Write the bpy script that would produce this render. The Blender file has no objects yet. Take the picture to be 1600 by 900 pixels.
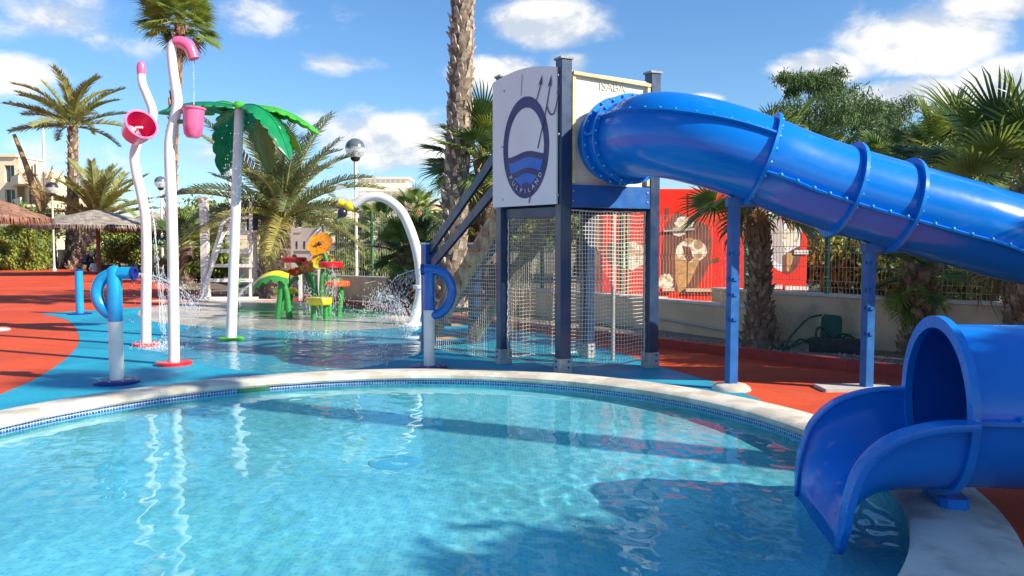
import bpy, bmesh, math, random
from mathutils import Vector, Matrix, Euler, noise
from mathutils.geometry import tessellate_polygon
random.seed(7)
C = bpy.context.scene.collection
R = math.radians
V = Vector

# ------------------------------------------------------------------ camera
EYE = 1.6; FOC = 1240.0; PITCH = math.atan(68 / FOC)
cam = bpy.data.cameras.new('camera'); co = bpy.data.objects.new('camera', cam); C.objects.link(co)
co.location = (0, 0, EYE); co.rotation_euler = (R(90) - PITCH, 0, 0)
cam.sensor_width = 36; cam.lens = FOC / 1600 * 36; cam.clip_end = 2000; cam.clip_start = .05
bpy.context.scene.camera = co
def ray(px, py):
    x = (px - 800) / FOC; z = -(py - 450) / FOC
    c, s = math.cos(PITCH), math.sin(PITCH)
    return V((x, c + z * s, -s + z * c))
def G(px, py, z=0):
    d = ray(px, py); t = (z - EYE) / d.z
    return V((d.x * t, d.y * t, z))
def P(px, py, D):
    d = ray(px, py); t = D / d.y
    return V((d.x * t, D, EYE + d.z * t))
def on_plane(px, py, o, n):
    d = ray(px, py); e = V((0, 0, EYE)); t = (o - e).dot(n) / d.dot(n)
    return e + d * t

# ------------------------------------------------------------------ sun and sky
SUN_AZ = math.atan2(.915, -.40); SUN_EL = R(33)
sd = V((math.sin(SUN_AZ) * math.cos(SUN_EL), math.cos(SUN_AZ) * math.cos(SUN_EL), math.sin(SUN_EL)))
sl = bpy.data.lights.new('sun', 'SUN'); sl.energy = 5.0; sl.angle = R(.5); sl.color = (1, .90, .74)
so = bpy.data.objects.new('sun', sl); C.objects.link(so); so.rotation_euler = sd.to_track_quat('Z', 'Y').to_euler()
vs = bpy.context.scene.view_settings
vs.view_transform = 'Standard'; vs.look = 'None'; vs.gamma = 1; vs.exposure = .75; vs.use_curve_mapping = False

class NT:
    def __init__(s, t): s.t = t; s.n = t.nodes; s.l = t.links
    def new(s, ty, **k):
        n = s.n.new(ty)
        for a, b in k.items(): setattr(n, a, b)
        return n
    def put(s, n, i, v):
        if isinstance(v, bpy.types.NodeSocket): s.l.new(v, n.inputs[i])
        elif v is not None: n.inputs[i].default_value = v
    def math(s, op, a, b=None, c=None, clamp=False):
        n = s.new('ShaderNodeMath', operation=op, use_clamp=clamp)
        s.put(n, 0, a); s.put(n, 1, b)
        if c is not None: s.put(n, 2, c)
        return n.outputs[0]
    def vm(s, op, a, b=None):
        n = s.new('ShaderNodeVectorMath', operation=op); s.put(n, 0, a)
        if b is not None: s.put(n, 1, b)
        return n.outputs['Value'] if op in ('LENGTH', 'DOT_PRODUCT') else n.outputs[0]
    def mix(s, f, a, b, blend='MIX'):
        n = s.new('ShaderNodeMix', data_type='RGBA', blend_type=blend); s.put(n, 0, f)
        for i, v in ((6, a), (7, b)):
            if isinstance(v, (tuple, list)) and len(v) == 3: v = (*v, 1)
            s.put(n, i, v)
        return n.outputs[2]
    def noise(s, vec, scale, detail=3, rough=.5, dist=0):
        n = s.new('ShaderNodeTexNoise'); s.put(n, 'Vector', vec); s.put(n, 'Scale', scale); s.put(n, 'Detail', detail)
        s.put(n, 'Roughness', rough); s.put(n, 'Distortion', dist); return n.outputs[0]
    def ramp(s, v, a, b, lo=0., hi=1., smooth=True):
        n = s.new('ShaderNodeMapRange', interpolation_type='SMOOTHSTEP' if smooth else 'LINEAR')
        s.put(n, 0, v); s.put(n, 1, a); s.put(n, 2, b); s.put(n, 3, lo); s.put(n, 4, hi); return n.outputs[0]
    def pos(s): return s.new('ShaderNodeNewGeometry').outputs['Position']
    def bump(s, h, strength, dist=.01):
        n = s.new('ShaderNodeBump'); s.put(n, 'Height', h); s.put(n, 'Strength', strength); s.put(n, 'Distance', dist); return n.outputs[0]

w = bpy.data.worlds.new('World'); bpy.context.scene.world = w; w.use_nodes = True
t = NT(w.node_tree); t.n.clear()
sky = t.new('ShaderNodeTexSky', sky_type='NISHITA', sun_disc=False, sun_elevation=SUN_EL, sun_rotation=SUN_AZ,
            air_density=1.0, dust_density=.4, ozone_density=2.2)
tc = t.new('ShaderNodeTexCoord').outputs['Generated']
sep = t.new('ShaderNodeSeparateXYZ'); t.l.new(tc, sep.inputs[0])
az = t.math('ARCTAN2', sep.outputs[0], sep.outputs[1]); el = t.math('ARCSINE', sep.outputs[2])
cmb = t.new('ShaderNodeCombineXYZ'); t.l.new(az, cmb.inputs[0]); t.l.new(el, cmb.inputs[1]); ae = cmb.outputs[0]
# clouds of the day: centre and size of each (azimuth and elevation), plus the same kind scattered round the sky
CL = [(395, 22, 80, 48, .62), (850, 38, 112, 48, .95), (1450, 62, 135, 62, 1.15), (1540, 12, 160, 34, .9), (1280, 112, 100, 38, .95),
      (1400, 152, 130, 34, .9), (1095, 155, 46, 12, .8), (610, 215, 150, 58, .95), (770, 112, 90, 38, .95), (520, 100, 90, 28, .62), (890, 100, 50, 25, .7),
      (30, 112, 75, 40, .8), (60, 30, 150, 60, .55), (160, 70, 110, 45, .45), (1570, 125, 80, 45, .95), (470, 190, 80, 30, .5), (350, 250, 160, 36, .4),
      (100, 250, 150, 40, .35), (1800, 90, 170, 60, 1), (-260, 90, 200, 60, .8), (900, 250, 260, 40, .45)]
rnd = random.Random(3)
MASKS = []
for px, py, rx, ry, wt in CL:
    d = ray(px, py).normalized(); MASKS.append((math.atan2(d.x, d.y), math.asin(d.z), rx / FOC, ry / FOC, wt))
for i in range(16):
    a = R(rnd.uniform(48, 312)); MASKS.append((a if a < math.pi else a - 2 * math.pi, R(rnd.uniform(8, 45)), R(rnd.uniform(5, 12)), R(rnd.uniform(2.5, 5)), rnd.uniform(.7, 1)))
tot = None
for a, e, ra, re, wt in MASKS:
    v = t.vm('MULTIPLY', t.vm('SUBTRACT', ae, (a, e, 0)), (1 / ra, 1 / re, 0))
    m = t.ramp(t.vm('LENGTH', v), 1.25, 0, 0, wt)
    tot = m if tot is None else t.math('MAXIMUM', tot, m)
nz = t.noise(t.vm('MULTIPLY', tc, (1, 1, 1.7)), 9, 8, .6, .25)
nz2 = t.noise(t.vm('MULTIPLY', t.vm('ADD', tc, (.012, -.006, .02)), (1, 1, 1.7)), 9, 5, .55, .25)
dens = t.ramp(t.math('ADD', t.math('MULTIPLY', tot, .70), t.math('MULTIPLY', nz, 1.0)), .60, .94)
shade = t.ramp(t.math('SUBTRACT', nz2, nz), -.06, .10, 0, 1)
hue = t.new('ShaderNodeHueSaturation'); t.put(hue, 'Saturation', 1.12); t.put(hue, 'Value', 1.0); t.l.new(sky.outputs[0], hue.inputs['Color'])
skc = t.mix(1.0, hue.outputs[0], (.95, 1.19, 1.40), 'MULTIPLY')
cc = t.mix(shade, (8.2, 8.1, 7.9), (5.0, 5.6, 6.5))
bg = t.new('ShaderNodeBackground'); t.put(bg, 1, .078)
t.l.new(t.mix(t.math('MULTIPLY', dens, .94), skc, cc), bg.inputs[0])
out = t.new('ShaderNodeOutputWorld'); t.l.new(bg.outputs[0], out.inputs[0])

# ------------------------------------------------------------------ materials
MAT = {}
def mat(name, col, rough=.6, var=.12, vscale=3, bump=0, bscale=60, metal=0, coat=0, spec=.5, col2=None, c2scale=1.5, c2lo=.45, c2hi=.6, trans=0, sheen=0):
    m = bpy.data.materials.new(name); m.use_nodes = True; t = NT(m.node_tree); b = t.n['Principled BSDF']; p = t.pos()
    c = (*col, 1)
    k = t.noise(p, vscale, 4)
    base = t.mix(t.ramp(k, .3, .7, 0, 1), tuple(x * (1 - var) for x in col), tuple(min(1, x * (1 + var)) for x in col))
    if col2: base = t.mix(t.ramp(t.noise(p, c2scale, 5, .6), c2lo, c2hi), base, col2)
    t.l.new(base, b.inputs['Base Color'])
    rg = t.ramp(t.noise(p, vscale * 2.3, 3), .3, .7, max(0, rough * .8), min(1, rough * 1.2)); t.l.new(rg, b.inputs['Roughness'])
    b.inputs['Metallic'].default_value = metal; b.inputs['Specular IOR Level'].default_value = spec
    b.inputs['Coat Weight'].default_value = coat; b.inputs['Coat Roughness'].default_value = .08
    if bump: t.l.new(t.bump(t.noise(p, bscale, 3, .6), bump, .01), b.inputs['Normal'])
    if trans:
        tr = t.new('ShaderNodeBsdfTranslucent'); t.l.new(t.mix(.5, base, tuple(min(1, x * 1.6) for x in col)), tr.inputs[0])
        mx = t.new('ShaderNodeMixShader'); mx.inputs[0].default_value = trans
        t.l.new(b.outputs[0], mx.inputs[1]); t.l.new(tr.outputs[0], mx.inputs[2]); t.l.new(mx.outputs[0], t.n['Material Output'].inputs[0])
    MAT[name] = m; return m
mat('red_rubber', (.80, .098, .030), .8, .12, .5, .6, 160, spec=.25, col2=(.68, .08, .03), c2scale=.35)
mat('red_kerb', (.42, .04, .03), .6, .15, 2, .4, 120)
mat('blue_rubber', (.012, .40, .60), .6, .10, .6, .5, 160, spec=.3, col2=(.01, .31, .50), c2scale=.5)
mat('cream_floor', (.60, .55, .46), .45, .12, 1.5, .3, 90, col2=(.45, .41, .35), c2scale=.8)
mat('green_floor', (.10, .38, .13), .4, .14, 1.5, .3, 90)
mat('earth', (.26, .19, .13), .95, .3, 1.2, .8, 30, col2=(.13, .14, .06), c2scale=.15)
mat('gravel', (.20, .155, .115), .95, .4, 20, .9, 40, col2=(.36, .31, .25), c2scale=30)
mat('drain_blue', (.13, .50, .66), .5, .1, 8)
mat('coping', (.68, .64, .55), .7, .10, 3, .5, 70, col2=(.50, .46, .38), c2scale=2.2)
mat('wall_plaster', (.66, .50, .33), .85, .12, 1.2, .4, 50, col2=(.44, .34, .24), c2scale=1.1, c2lo=.52, c2hi=.7)
mat('wall_cap', (.66, .62, .56), .8, .1, 4)
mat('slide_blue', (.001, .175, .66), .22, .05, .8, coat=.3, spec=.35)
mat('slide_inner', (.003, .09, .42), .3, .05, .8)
mat('seam_blue', (.003, .20, .68), .3, .1, 5)
mat('bolt_metal', (.30, .42, .62), .3, .1, 8, metal=.7)
mat('post_blue', (.009, .036, .098), .38, .12, 3, .15, 40, coat=.2)
mat('beam_blue', (.010, .10, .36), .38, .15, 3, .2, 40, coat=.2)
mat('support_blue', (.012, .12, .38), .4, .12, 6, col2=(.05, .14, .4), c2scale=8, c2lo=.6, c2hi=.75)
mat('pipe_blue', (.006, .30, .64), .25, .05, 3, coat=.4)
mat('pipe_deep_blue', (.008, .13, .50), .3, .05, 3, coat=.3)
mat('flange_navy', (.012, .03, .22), .35, .1, 4)
mat('white_paint', (.76, .755, .72), .35, .05, 5, coat=.2, col2=(.6, .57, .52), c2scale=5, c2lo=.6, c2hi=.8)
mat('worn_white', (.72, .70, .66), .6, .1, 12, .3, 40, col2=(.42, .37, .33), c2scale=22, c2lo=.55, c2hi=.68)
mat('galvanised', (.42, .41, .38), .5, .1, 8, metal=.25)
mat('cap_grey', (.30, .30, .27), .6, .1, 8)
mat('sign_white', (.80, .79, .78), .45, .03, 2)
mat('panel_cream', (.70, .66, .52), .5, .04, 2)
mat('pine_timber', (.66, .52, .26), .6, .15, 8, .3, 30)
mat('stair_wood', (.50, .38, .20), .7, .2, 6, .4, 40, col2=(.24, .17, .10), c2scale=4)
mat('tread_wood', (.40, .20, .09), .7, .2, 6, .4, 40)
mat('print_navy', (.045, .05, .16), .5, .04, 2)
mat('print_blue', (.03, .17, .60), .5, .04, 2)
mat('print_white', (.75, .75, .78), .5, .03, 2)
mat('relief_cream', (.56, .53, .42), .6, .04, 2)  # panel cream darkened: the raised letters' shade put into the colour
mat('cord_white', (.64, .59, .50), .8, .1, 30)
mat('cord_tan', (.48, .42, .34), .85, .1, 30)
mat('pink', (.80, .13, .30), .3, .06, 5, coat=.5)
mat('magenta', (.62, .02, .13), .3, .06, 5, coat=.4)
mat('red_plastic', (.66, .015, .02), .28, .08, 5, coat=.4)
mat('yellow_plastic', (.85, .66, .02), .3, .08, 5, coat=.3)
mat('orange_plastic', (.85, .30, .01), .3, .15, 14, coat=.4)
mat('orange_red', (.85, .11, .02), .3, .1, 8, coat=.3)
mat('olive_plastic', (.42, .46, .03), .3, .1, 8, coat=.3)
mat('black_plastic', (.02, .02, .05), .35, .1, 8, coat=.3)
mat('green_plastic', (.01, .27, .09), .25, .12, 4, coat=.5, trans=.18)
mat('lime_plastic', (.08, .50, .03), .28, .1, 4, coat=.4, trans=.15)
mat('stem_green', (.03, .24, .05), .35, .12, 6, coat=.3)
mat('straw', (.36, .31, .26), .95, .3, 6, .9, 30, col2=(.21, .175, .145), c2scale=3)
mat('straw_red', (.33, .17, .11), .95, .3, 6, .9, 30, col2=(.2, .10, .07), c2scale=3)
mat('wood_pole', (.12, .08, .055), .8, .2, 6)
mat('trunk_grey', (.20, .15, .11), .95, .25, 6, .9, 25, col2=(.10, .075, .055), c2scale=5)
mat('trunk_brown', (.19, .13, .09), .95, .3, 6, .9, 25, col2=(.09, .06, .045), c2scale=5)
mat('boot_grey', (.46, .39, .31), .9, .25, 9, .5, 40, col2=(.24, .18, .13), c2scale=12)
mat('boot_brown', (.24, .15, .09), .9, .3, 9, .5, 40, col2=(.44, .33, .23), c2scale=9, c2lo=.5, c2hi=.65)
mat('boot_orange', (.42, .20, .09), .9, .3, 9, .4, 40)
mat('date_leaf', (.23, .24, .085), .45, .3, 2, trans=.22)
mat('date_leaf_yellow', (.32, .29, .08), .45, .3, 2, trans=.25)
mat('date_leaf_dark', (.14, .165, .07), .45, .3, 2, trans=.2)
mat('rachis', (.30, .30, .09), .5, .2, 4)
mat('rachis_orange', (.50, .29, .09), .5, .2, 4)
mat('fan_leaf', (.15, .23, .05), .38, .3, 3, trans=.25)
mat('fan_leaf_light', (.30, .36, .07), .38, .3, 3, trans=.28)
mat('fan_leaf_dark', (.08, .14, .045), .4, .3, 3, trans=.18)
mat('dead_leaf', (.30, .19, .10), .9, .3, 4, trans=.12)
mat('pine_green', (.10, .17, .045), .7, .45, 1.0, trans=.15)
mat('pine_dark', (.07, .12, .045), .7, .4, 1.2, trans=.12)
mat('bark', (.14, .10, .075), .95, .3, 6, .6, 20)
mat('hedge_green', (.26, .32, .05), .6, .4, 1.5, trans=.2)
mat('shrub_green', (.13, .18, .045), .6, .4, 1.0, trans=.2)
mat('fence_green', (.02, .14, .06), .5, .1, 5)
mat('wire_grey', (.34, .36, .30), .5, .1, 5)
mat('wire_sunlit', (.52, .47, .36), .5, .1, 5)  # paler copy of the fence wire: sunlit look put into the colour
mat('trailer_red', (.85, .03, .015), .3, .05, 1, coat=.4)
mat('trailer_dark', (.20, .065, .045), .4, .2, 3)
mat('cream_ice', (.80, .72, .58), .5, .1, 9, col2=(.55, .33, .17), c2scale=7, c2lo=.5, c2hi=.56)
mat('waffle', (.52, .27, .09), .6, .25, 12)
mat('nut_brown', (.42, .24, .11), .6, .25, 16)
mat('glass_dark', (.03, .035, .04), .08, .1, 2, spec=.8)
mat('bld_cream', (.76, .64, .46), .85, .06, .4, .1, 10)
mat('bld_sand', (.60, .45, .30), .85, .06, .4)
mat('bld_white', (.74, .68, .58), .85, .05, .4)
mat('bld_pink', (.55, .38, .28), .85, .06, .4)
mat('roof_tile', (.34, .13, .07), .85, .2, 2, .5, 20)
mat('board_grey', (.50, .42, .40), .5, .04, 3)
mat('ink', (.03, .03, .05), .6, .02, 3)
mat('sign_navy', (.02, .035, .09), .4, .05, 3)
mat('hose_green', (.012, .09, .04), .4, .2, 8)
mat('reel_green', (.02, .085, .045), .5, .15, 8)
mat('box_dark', (.035, .035, .035), .7, .2, 8)
mat('concrete', (.50, .47, .43), .85, .12, 6, .4, 60)
mat('orange_ball', (.85, .22, .02), .4, .06, 6)
mat('cloth_navy', (.018, .022, .045), .85, .25, 20)
mat('cloth_grey', (.25, .25, .26), .85, .2, 20)
mat('skin', (.50, .28, .19), .5, .05, 20)
mat('hair', (.03, .022, .018), .7, .2, 40)
mat('lamp_dark', (.10, .13, .16), .25, .1, 5, coat=.4)
mat('lamp_black', (.025, .025, .03), .4, .1, 5)
mat('far_green', (.075, .10, .04), .9, .35, .3, .5, 3)

def slide_detail(m):
    t = NT(m.node_tree); b = t.n['Principled BSDF']; p = t.pos()
    old = b.inputs['Base Color'].links[0].from_socket
    f = t.ramp(t.noise(t.vm('MULTIPLY', p, (1, 1, 3)), 2.2, 6, .65, .6), .54, .74, 0, .38)
    t.l.new(t.mix(f, old, (.05, .24, .72)), b.inputs['Base Color'])
    t.l.new(t.bump(t.noise(p, 2.6, 2), .25, .02), b.inputs['Normal'])
slide_detail(MAT['slide_blue'])

def granules(m, fleck, amt):
    t = NT(m.node_tree); b = t.n['Principled BSDF']; p = t.pos(); old = b.inputs['Base Color'].links[0].from_socket
    v = t.new('ShaderNodeTexVoronoi'); t.l.new(p, v.inputs['Vector']); v.inputs['Scale'].default_value = 170
    s = t.new('ShaderNodeSeparateColor'); t.l.new(v.outputs['Color'], s.inputs[0])
    c = t.mix(t.ramp(s.outputs[0], .0, 1, 0, amt), old, (0, 0, 0)); c = t.mix(t.math('MULTIPLY', t.math('GREATER_THAN', s.outputs[1], .86), .5), c, fleck)
    st = t.ramp(t.noise(t.vm('MULTIPLY', p, (1, 1, 1)), 1.3, 7, .65, 1.2), .54, .70, 0, .30)   # scuffs and dried puddle marks
    t.l.new(t.mix(st, c, fleck), b.inputs['Base Color'])
granules(MAT['red_rubber'], (.50, .16, .11), .35); granules(MAT['blue_rubber'], (.10, .36, .50), .35); granules(MAT['cream_floor'], (.7, .66, .58), .25); granules(MAT['red_kerb'], (.4, .1, .08), .3)
def tiles(name, size, cols, grout, gw=.1, polar=None, rough=.25):
    m = bpy.data.materials.new(name); m.use_nodes = True; t = NT(m.node_tree); b = t.n['Principled BSDF']
    p = t.pos()
    if polar:
        s = t.new('ShaderNodeSeparateXYZ'); t.l.new(t.vm('SUBTRACT', p, (polar[0], polar[1], 0)), s.inputs[0])
        c = t.new('ShaderNodeCombineXYZ'); t.l.new(t.math('MULTIPLY', t.math('ARCTAN2', s.outputs[1], s.outputs[0]), polar[2]), c.inputs[0])
        t.l.new(s.outputs[2], c.inputs[1]); p = c.outputs[0]
    sc = t.vm('MULTIPLY', p, (1 / size, 1 / size, 0)); fr = t.vm('FRACTION', sc); ce = t.vm('FLOOR', sc)
    wn = t.new('ShaderNodeTexWhiteNoise', noise_dimensions='3D'); t.l.new(ce, wn.inputs[0])
    r = t.new('ShaderNodeValToRGB'); r.color_ramp.interpolation = 'CONSTANT'
    e = r.color_ramp.elements; e[0].color = (*cols[0], 1); e[1].position = 1 / len(cols); e[1].color = (*cols[1], 1)
    for i in range(2, len(cols)): k = e.new(i / len(cols)); k.color = (*cols[i], 1)
    t.l.new(wn.outputs[0], r.inputs[0])
    s = t.new('ShaderNodeSeparateXYZ'); t.l.new(fr, s.inputs[0])
    g = t.math('MINIMUM', t.math('GREATER_THAN', s.outputs[0], gw), t.math('GREATER_THAN', s.outputs[1], gw))
    big = t.ramp(t.noise(t.pos(), .8, 3), .35, .65, .86, 1.1)
    col = t.mix(g, grout, r.outputs[0]); hs = t.new('ShaderNodeHueSaturation'); t.l.new(col, hs.inputs['Color']); t.l.new(big, hs.inputs['Value'])
    t.l.new(hs.outputs[0], b.inputs['Base Color']); b.inputs['Roughness'].default_value = rough
    MAT[name] = m
PC = V((-1.05, 5.76, 0)); PR = 3.6
tiles('pool_tile', .03, [(.21, .61, .72), (.26, .66, .73), (.17, .56, .71), (.31, .69, .73), (.23, .64, .69), (.19, .57, .72), (.27, .66, .72)], (.40, .70, .74), .10)
tiles('waterline_tile', .03, [(.02, .09, .42), (.03, .14, .50), (.015, .06, .34), (.06, .22, .55)], (.60, .64, .66), .2, (PC.x, PC.y, PR))

def water(name, tint, b1, b2, strength, murk=0, murkc=(.1, .4, .5), refl=.95):
    m = bpy.data.materials.new(name); m.use_nodes = True; t = NT(m.node_tree); t.n.clear(); p = t.pos()
    n1 = t.noise(t.vm('MULTIPLY', p, (1, 1.5, 1)), b1, 2, .45, .5); n2 = t.noise(p, b2, 2, .5, .3)
    # the calmer and the livelier stretches of the surface
    amp = t.ramp(t.noise(p, .45, 2), .35, .65, .45, 1.3)
    h = t.math('ADD', n1, t.math('MULTIPLY', n2, .10))
    bn = t.bump(t.math('MULTIPLY', h, amp), strength, .05)
    # Fresnel reflectance of water (Schlick), the same from above and from below
    ca = t.math('ABSOLUTE', t.vm('DOT_PRODUCT', bn, t.new('ShaderNodeNewGeometry').outputs['Incoming']))
    fr = t.math('ADD', t.math('MULTIPLY', t.math('POWER', t.math('SUBTRACT', 1.0, ca, clamp=True), 5.0), .98), .02, clamp=True)
    gl = t.new('ShaderNodeBsdfGlossy'); gl.inputs['Roughness'].default_value = .015; gl.inputs[0].default_value = (1, 1, 1, 1); t.l.new(bn, gl.inputs['Normal'])
    tr = t.new('ShaderNodeBsdfTransparent'); tr.inputs[0].default_value = (*tint, 1)
    base = tr.outputs[0]
    if murk:
        df = t.new('ShaderNodeBsdfDiffuse'); df.inputs[0].default_value = (*murkc, 1)
        mm = t.new('ShaderNodeMixShader'); mm.inputs[0].default_value = murk; t.l.new(tr.outputs[0], mm.inputs[1]); t.l.new(df.outputs[0], mm.inputs[2]); base = mm.outputs[0]
    mx = t.new('ShaderNodeMixShader'); t.l.new(t.math('MULTIPLY', fr, refl), mx.inputs[0]); t.l.new(base, mx.inputs[1]); t.l.new(gl.outputs[0], mx.inputs[2])
    o = t.new('ShaderNodeOutputMaterial'); t.l.new(mx.outputs[0], o.inputs[0]); MAT[name] = m
m_ = bpy.data.materials.new('pool_water'); m_.use_nodes = True; t = NT(m_.node_tree); t.n.clear(); g_ = t.new('ShaderNodeBsdfGlass'); g_.inputs['Color'].default_value = (.76, .955, .985, 1); g_.inputs['Roughness'].default_value = 0; g_.inputs['IOR'].default_value = 1.33
o_ = t.new('ShaderNodeOutputMaterial'); t.l.new(g_.outputs[0], o_.inputs[0]); MAT['pool_water'] = m_
water('film_water', (.88, .95, .97), 2.4, 14, .8, .04, (.35, .45, .5), .62)
def clear(name, a, colr=(.9, .95, 1), rough=.1, opac=.4):
    m = bpy.data.materials.new(name); m.use_nodes = True; t = NT(m.node_tree); b = t.n['Principled BSDF']
    b.inputs['Base Color'].default_value = (*colr, 1); b.inputs['Roughness'].default_value = rough; b.inputs['Alpha'].default_value = opac
    MAT[name] = m
clear('spray', 0, (.92, .95, .98), .05, .30); clear('wing', 0, (.8, .85, .9), .1, .35); clear('globe_glass', 0, (.75, .8, .82), .05, .45); clear('window_glass', 0, (.05, .08, .10), .05, .9)

# ------------------------------------------------------------------ mesh helpers
class M:
    def __init__(s): s.v = []; s.f = []; s.k = []
    def add(s, vs, fs, k=0):
        o = len(s.v); s.v += [tuple(x) for x in vs]; s.f += [tuple(o + i for i in f) for f in fs]; s.k += [k] * len(fs); return s
    def box(s, c, sz, rz=0, mt=None, k=0, bev=0):
        mt = mt or Matrix.Translation(V(c)) @ Matrix.Rotation(rz, 4, 'Z'); a, b, d = (x / 2 for x in sz)
        if bev:
            e = bev; vs = []
            for z in (-d, d):
                q = [(-a + e, -b), (a - e, -b), (a, -b + e), (a, b - e), (a - e, b), (-a + e, b), (-a, b - e), (-a, -b + e)]
                vs += [V((x, y, z)) for x, y in q]
            fs = [tuple(range(7, -1, -1)), tuple(range(8, 16))] + [(i, (i + 1) % 8, 8 + (i + 1) % 8, 8 + i) for i in range(8)]
            return s.add([mt @ v for v in vs], fs, k)
        vs = [mt @ V((x * a, y * b, z * d)) for z in (-1, 1) for y in (-1, 1) for x in (-1, 1)]
        return s.add(vs, [(0, 2, 3, 1), (4, 5, 7, 6), (0, 1, 5, 4), (2, 6, 7, 3), (0, 4, 6, 2), (1, 3, 7, 5)], k)
    def beam(s, p0, p1, wd, ht, k=0, up=V((0, 0, 1))):
        p0, p1 = V(p0), V(p1); d = (p1 - p0); L = d.length; x = d.normalized(); y = up.cross(x)
        if y.length < 1e-4: y = V((0, 1, 0))
        y.normalize(); z = x.cross(y)
        mt = Matrix.Translation((p0 + p1) / 2) @ Matrix((x, y, z)).transposed().to_4x4()
        return s.box(None, (L, wd, ht), mt=mt, k=k)
    def tube(s, pts, r, n=10, caps=True, k=0, a0=0, a1=2 * math.pi):
        pts = [V(p) for p in pts]; rs = r if isinstance(r, (list, tuple)) else [r] * len(pts)
        fr = frames(pts); full = abs(a1 - a0 - 2 * math.pi) < 1e-6; m = n if full else n + 1; vs = []
        for p, (x, y, z), rr in zip(pts, fr, rs):
            for i in range(m):
                a = a0 + (a1 - a0) * i / n; vs.append(p + (y * math.cos(a) + z * math.sin(a)) * rr)
        fs = []
        for j in range(len(pts) - 1):
            for i in range(n):
                i2 = (i + 1) % m; fs.append((j * m + i, j * m + i2, (j + 1) * m + i2, (j + 1) * m + i))
        if caps and full: fs += [tuple(range(n - 1, -1, -1)), tuple((len(pts) - 1) * m + i for i in range(n))]
        return s.add(vs, fs, k)
    def cyl(s, p0, p1, r0, r1=None, n=12, k=0): return s.tube([p0, p1], [r0, r0 if r1 is None else r1], n, True, k)
    def lathe(s, prof, c=(0, 0, 0), n=24, mt=None, k=0):
        vs = []; fs = []; c = V(c)
        for r_, z in prof:
            for i in range(n):
                a = 2 * math.pi * i / n; p = V((r_ * math.cos(a), r_ * math.sin(a), z)); vs.append((mt @ p) if mt else p + c)
        for j in range(len(prof) - 1):
            for i in range(n): fs.append((j * n + i, j * n + (i + 1) % n, (j + 1) * n + (i + 1) % n, (j + 1) * n + i))
        return s.add(vs, fs, k)
    def ball(s, c, r, n=12, m=8, k=0, sc=(1, 1, 1)):
        prof = [(max(1e-4, math.sin(math.pi * j / m)), -math.cos(math.pi * j / m)) for j in range(m + 1)]
        return s.lathe(prof, n=n, mt=Matrix.Translation(V(c)) @ Matrix.Diagonal((r * sc[0], r * sc[1], r * sc[2], 1)), k=k)
    def flat(s, loops, fn, k=0):
        """planar region with holes; fn maps 2D to 3D"""
        L = [[V((p[0], p[1], 0)) for p in lp] for lp in loops]; tri = tessellate_polygon(L); pts = [p for lp in L for p in lp]
        fs = []
        for a, b, c in tri:
            u, v_ = pts[b] - pts[a], pts[c] - pts[a]
            fs.append((a, b, c) if u.x * v_.y - u.y * v_.x > 0 else (a, c, b))
        return s.add([fn(p.x, p.y) for p in pts], fs, k)
    def slab(s, loop, fn0, fn1, k=0):
        """solid plate: outline between two surfaces"""
        n = len(loop); s.flat([loop], fn0, k); s.flat([loop], fn1, k)
        vs = [fn0(*p) for p in loop] + [fn1(*p) for p in loop]
        return s.add(vs, [(i, (i + 1) % n, n + (i + 1) % n, n + i) for i in range(n)], k)
    def mesh(s, name, mats, smooth=False):
        me = bpy.data.meshes.new(name); me.from_pydata(s.v, [], s.f)
        for x in (mats if isinstance(mats, (list, tuple)) else [mats]): me.materials.append(MAT[x])
        if any(s.k): me.polygons.foreach_set('material_index', s.k)
        if smooth: me.polygons.foreach_set('use_smooth', [True] * len(s.f))
        me.update(); return me
WL = {}
def frames(pts):
    out = []; y0 = None
    for i in range(len(pts)):
        a = pts[max(0, i - 1)]; b = pts[min(len(pts) - 1, i + 1)]; x = (b - a).normalized()
        if y0 is None:
            y = V((0, 0, 1)).cross(x)
            if y.length < 1e-3: y = V((1, 0, 0)).cross(x)
            if y.length < 1e-3: y = V((0, 1, 0)).cross(x)
        else: y = y0 - x * y0.dot(x)
        y.normalize(); y0 = y; out.append((x, y, x.cross(y)))
    return out
def spline(pts, per=8):
    pts = [V(p) for p in pts]; q = [pts[0] * 2 - pts[1]] + pts + [pts[-1] * 2 - pts[-2]]; out = []
    for i in range(1, len(q) - 2):
        a, b, c, d = q[i - 1:i + 3]
        for j in range(per):
            u = j / per; out.append(.5 * (2 * b + (c - a) * u + (2 * a - 5 * b + 4 * c - d) * u * u + (3 * b - a - 3 * c + d) * u ** 3))
    out.append(pts[-1]); return out
def tag(o, label=None, cat=None, group=None, kind=None):
    if label: o['label'] = label
    if cat: o['category'] = cat
    if group: o['group'] = group
    if kind: o['kind'] = kind
    return o
def thing(name, loc, label, cat, group=None, rz=0):
    o = bpy.data.objects.new(name, None); C.objects.link(o); o.location = loc; o.rotation_euler.z = rz; o.empty_display_size = .2
    WL[o.name] = V(loc); return tag(o, label, cat, group)
def put(name, m, mats, parent=None, smooth=False, local=False, label=None, kind=None):
    """link a mesh; vertices are world coordinates unless local"""
    if parent is not None and not local:
        o0 = WL[parent.name]; m.v = [(x - o0.x, y - o0.y, z - o0.z) for x, y, z in m.v]
    me = m.mesh(name, mats, smooth); o = bpy.data.objects.new(name, me); C.objects.link(o)
    if smooth:
        try: me.set_sharp_from_angle(angle=R(40))
        except Exception: pass
    o.parent = parent; WL[o.name] = WL[parent.name].copy() if parent is not None else V((0, 0, 0))
    return tag(o, label, None, None, kind)
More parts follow.
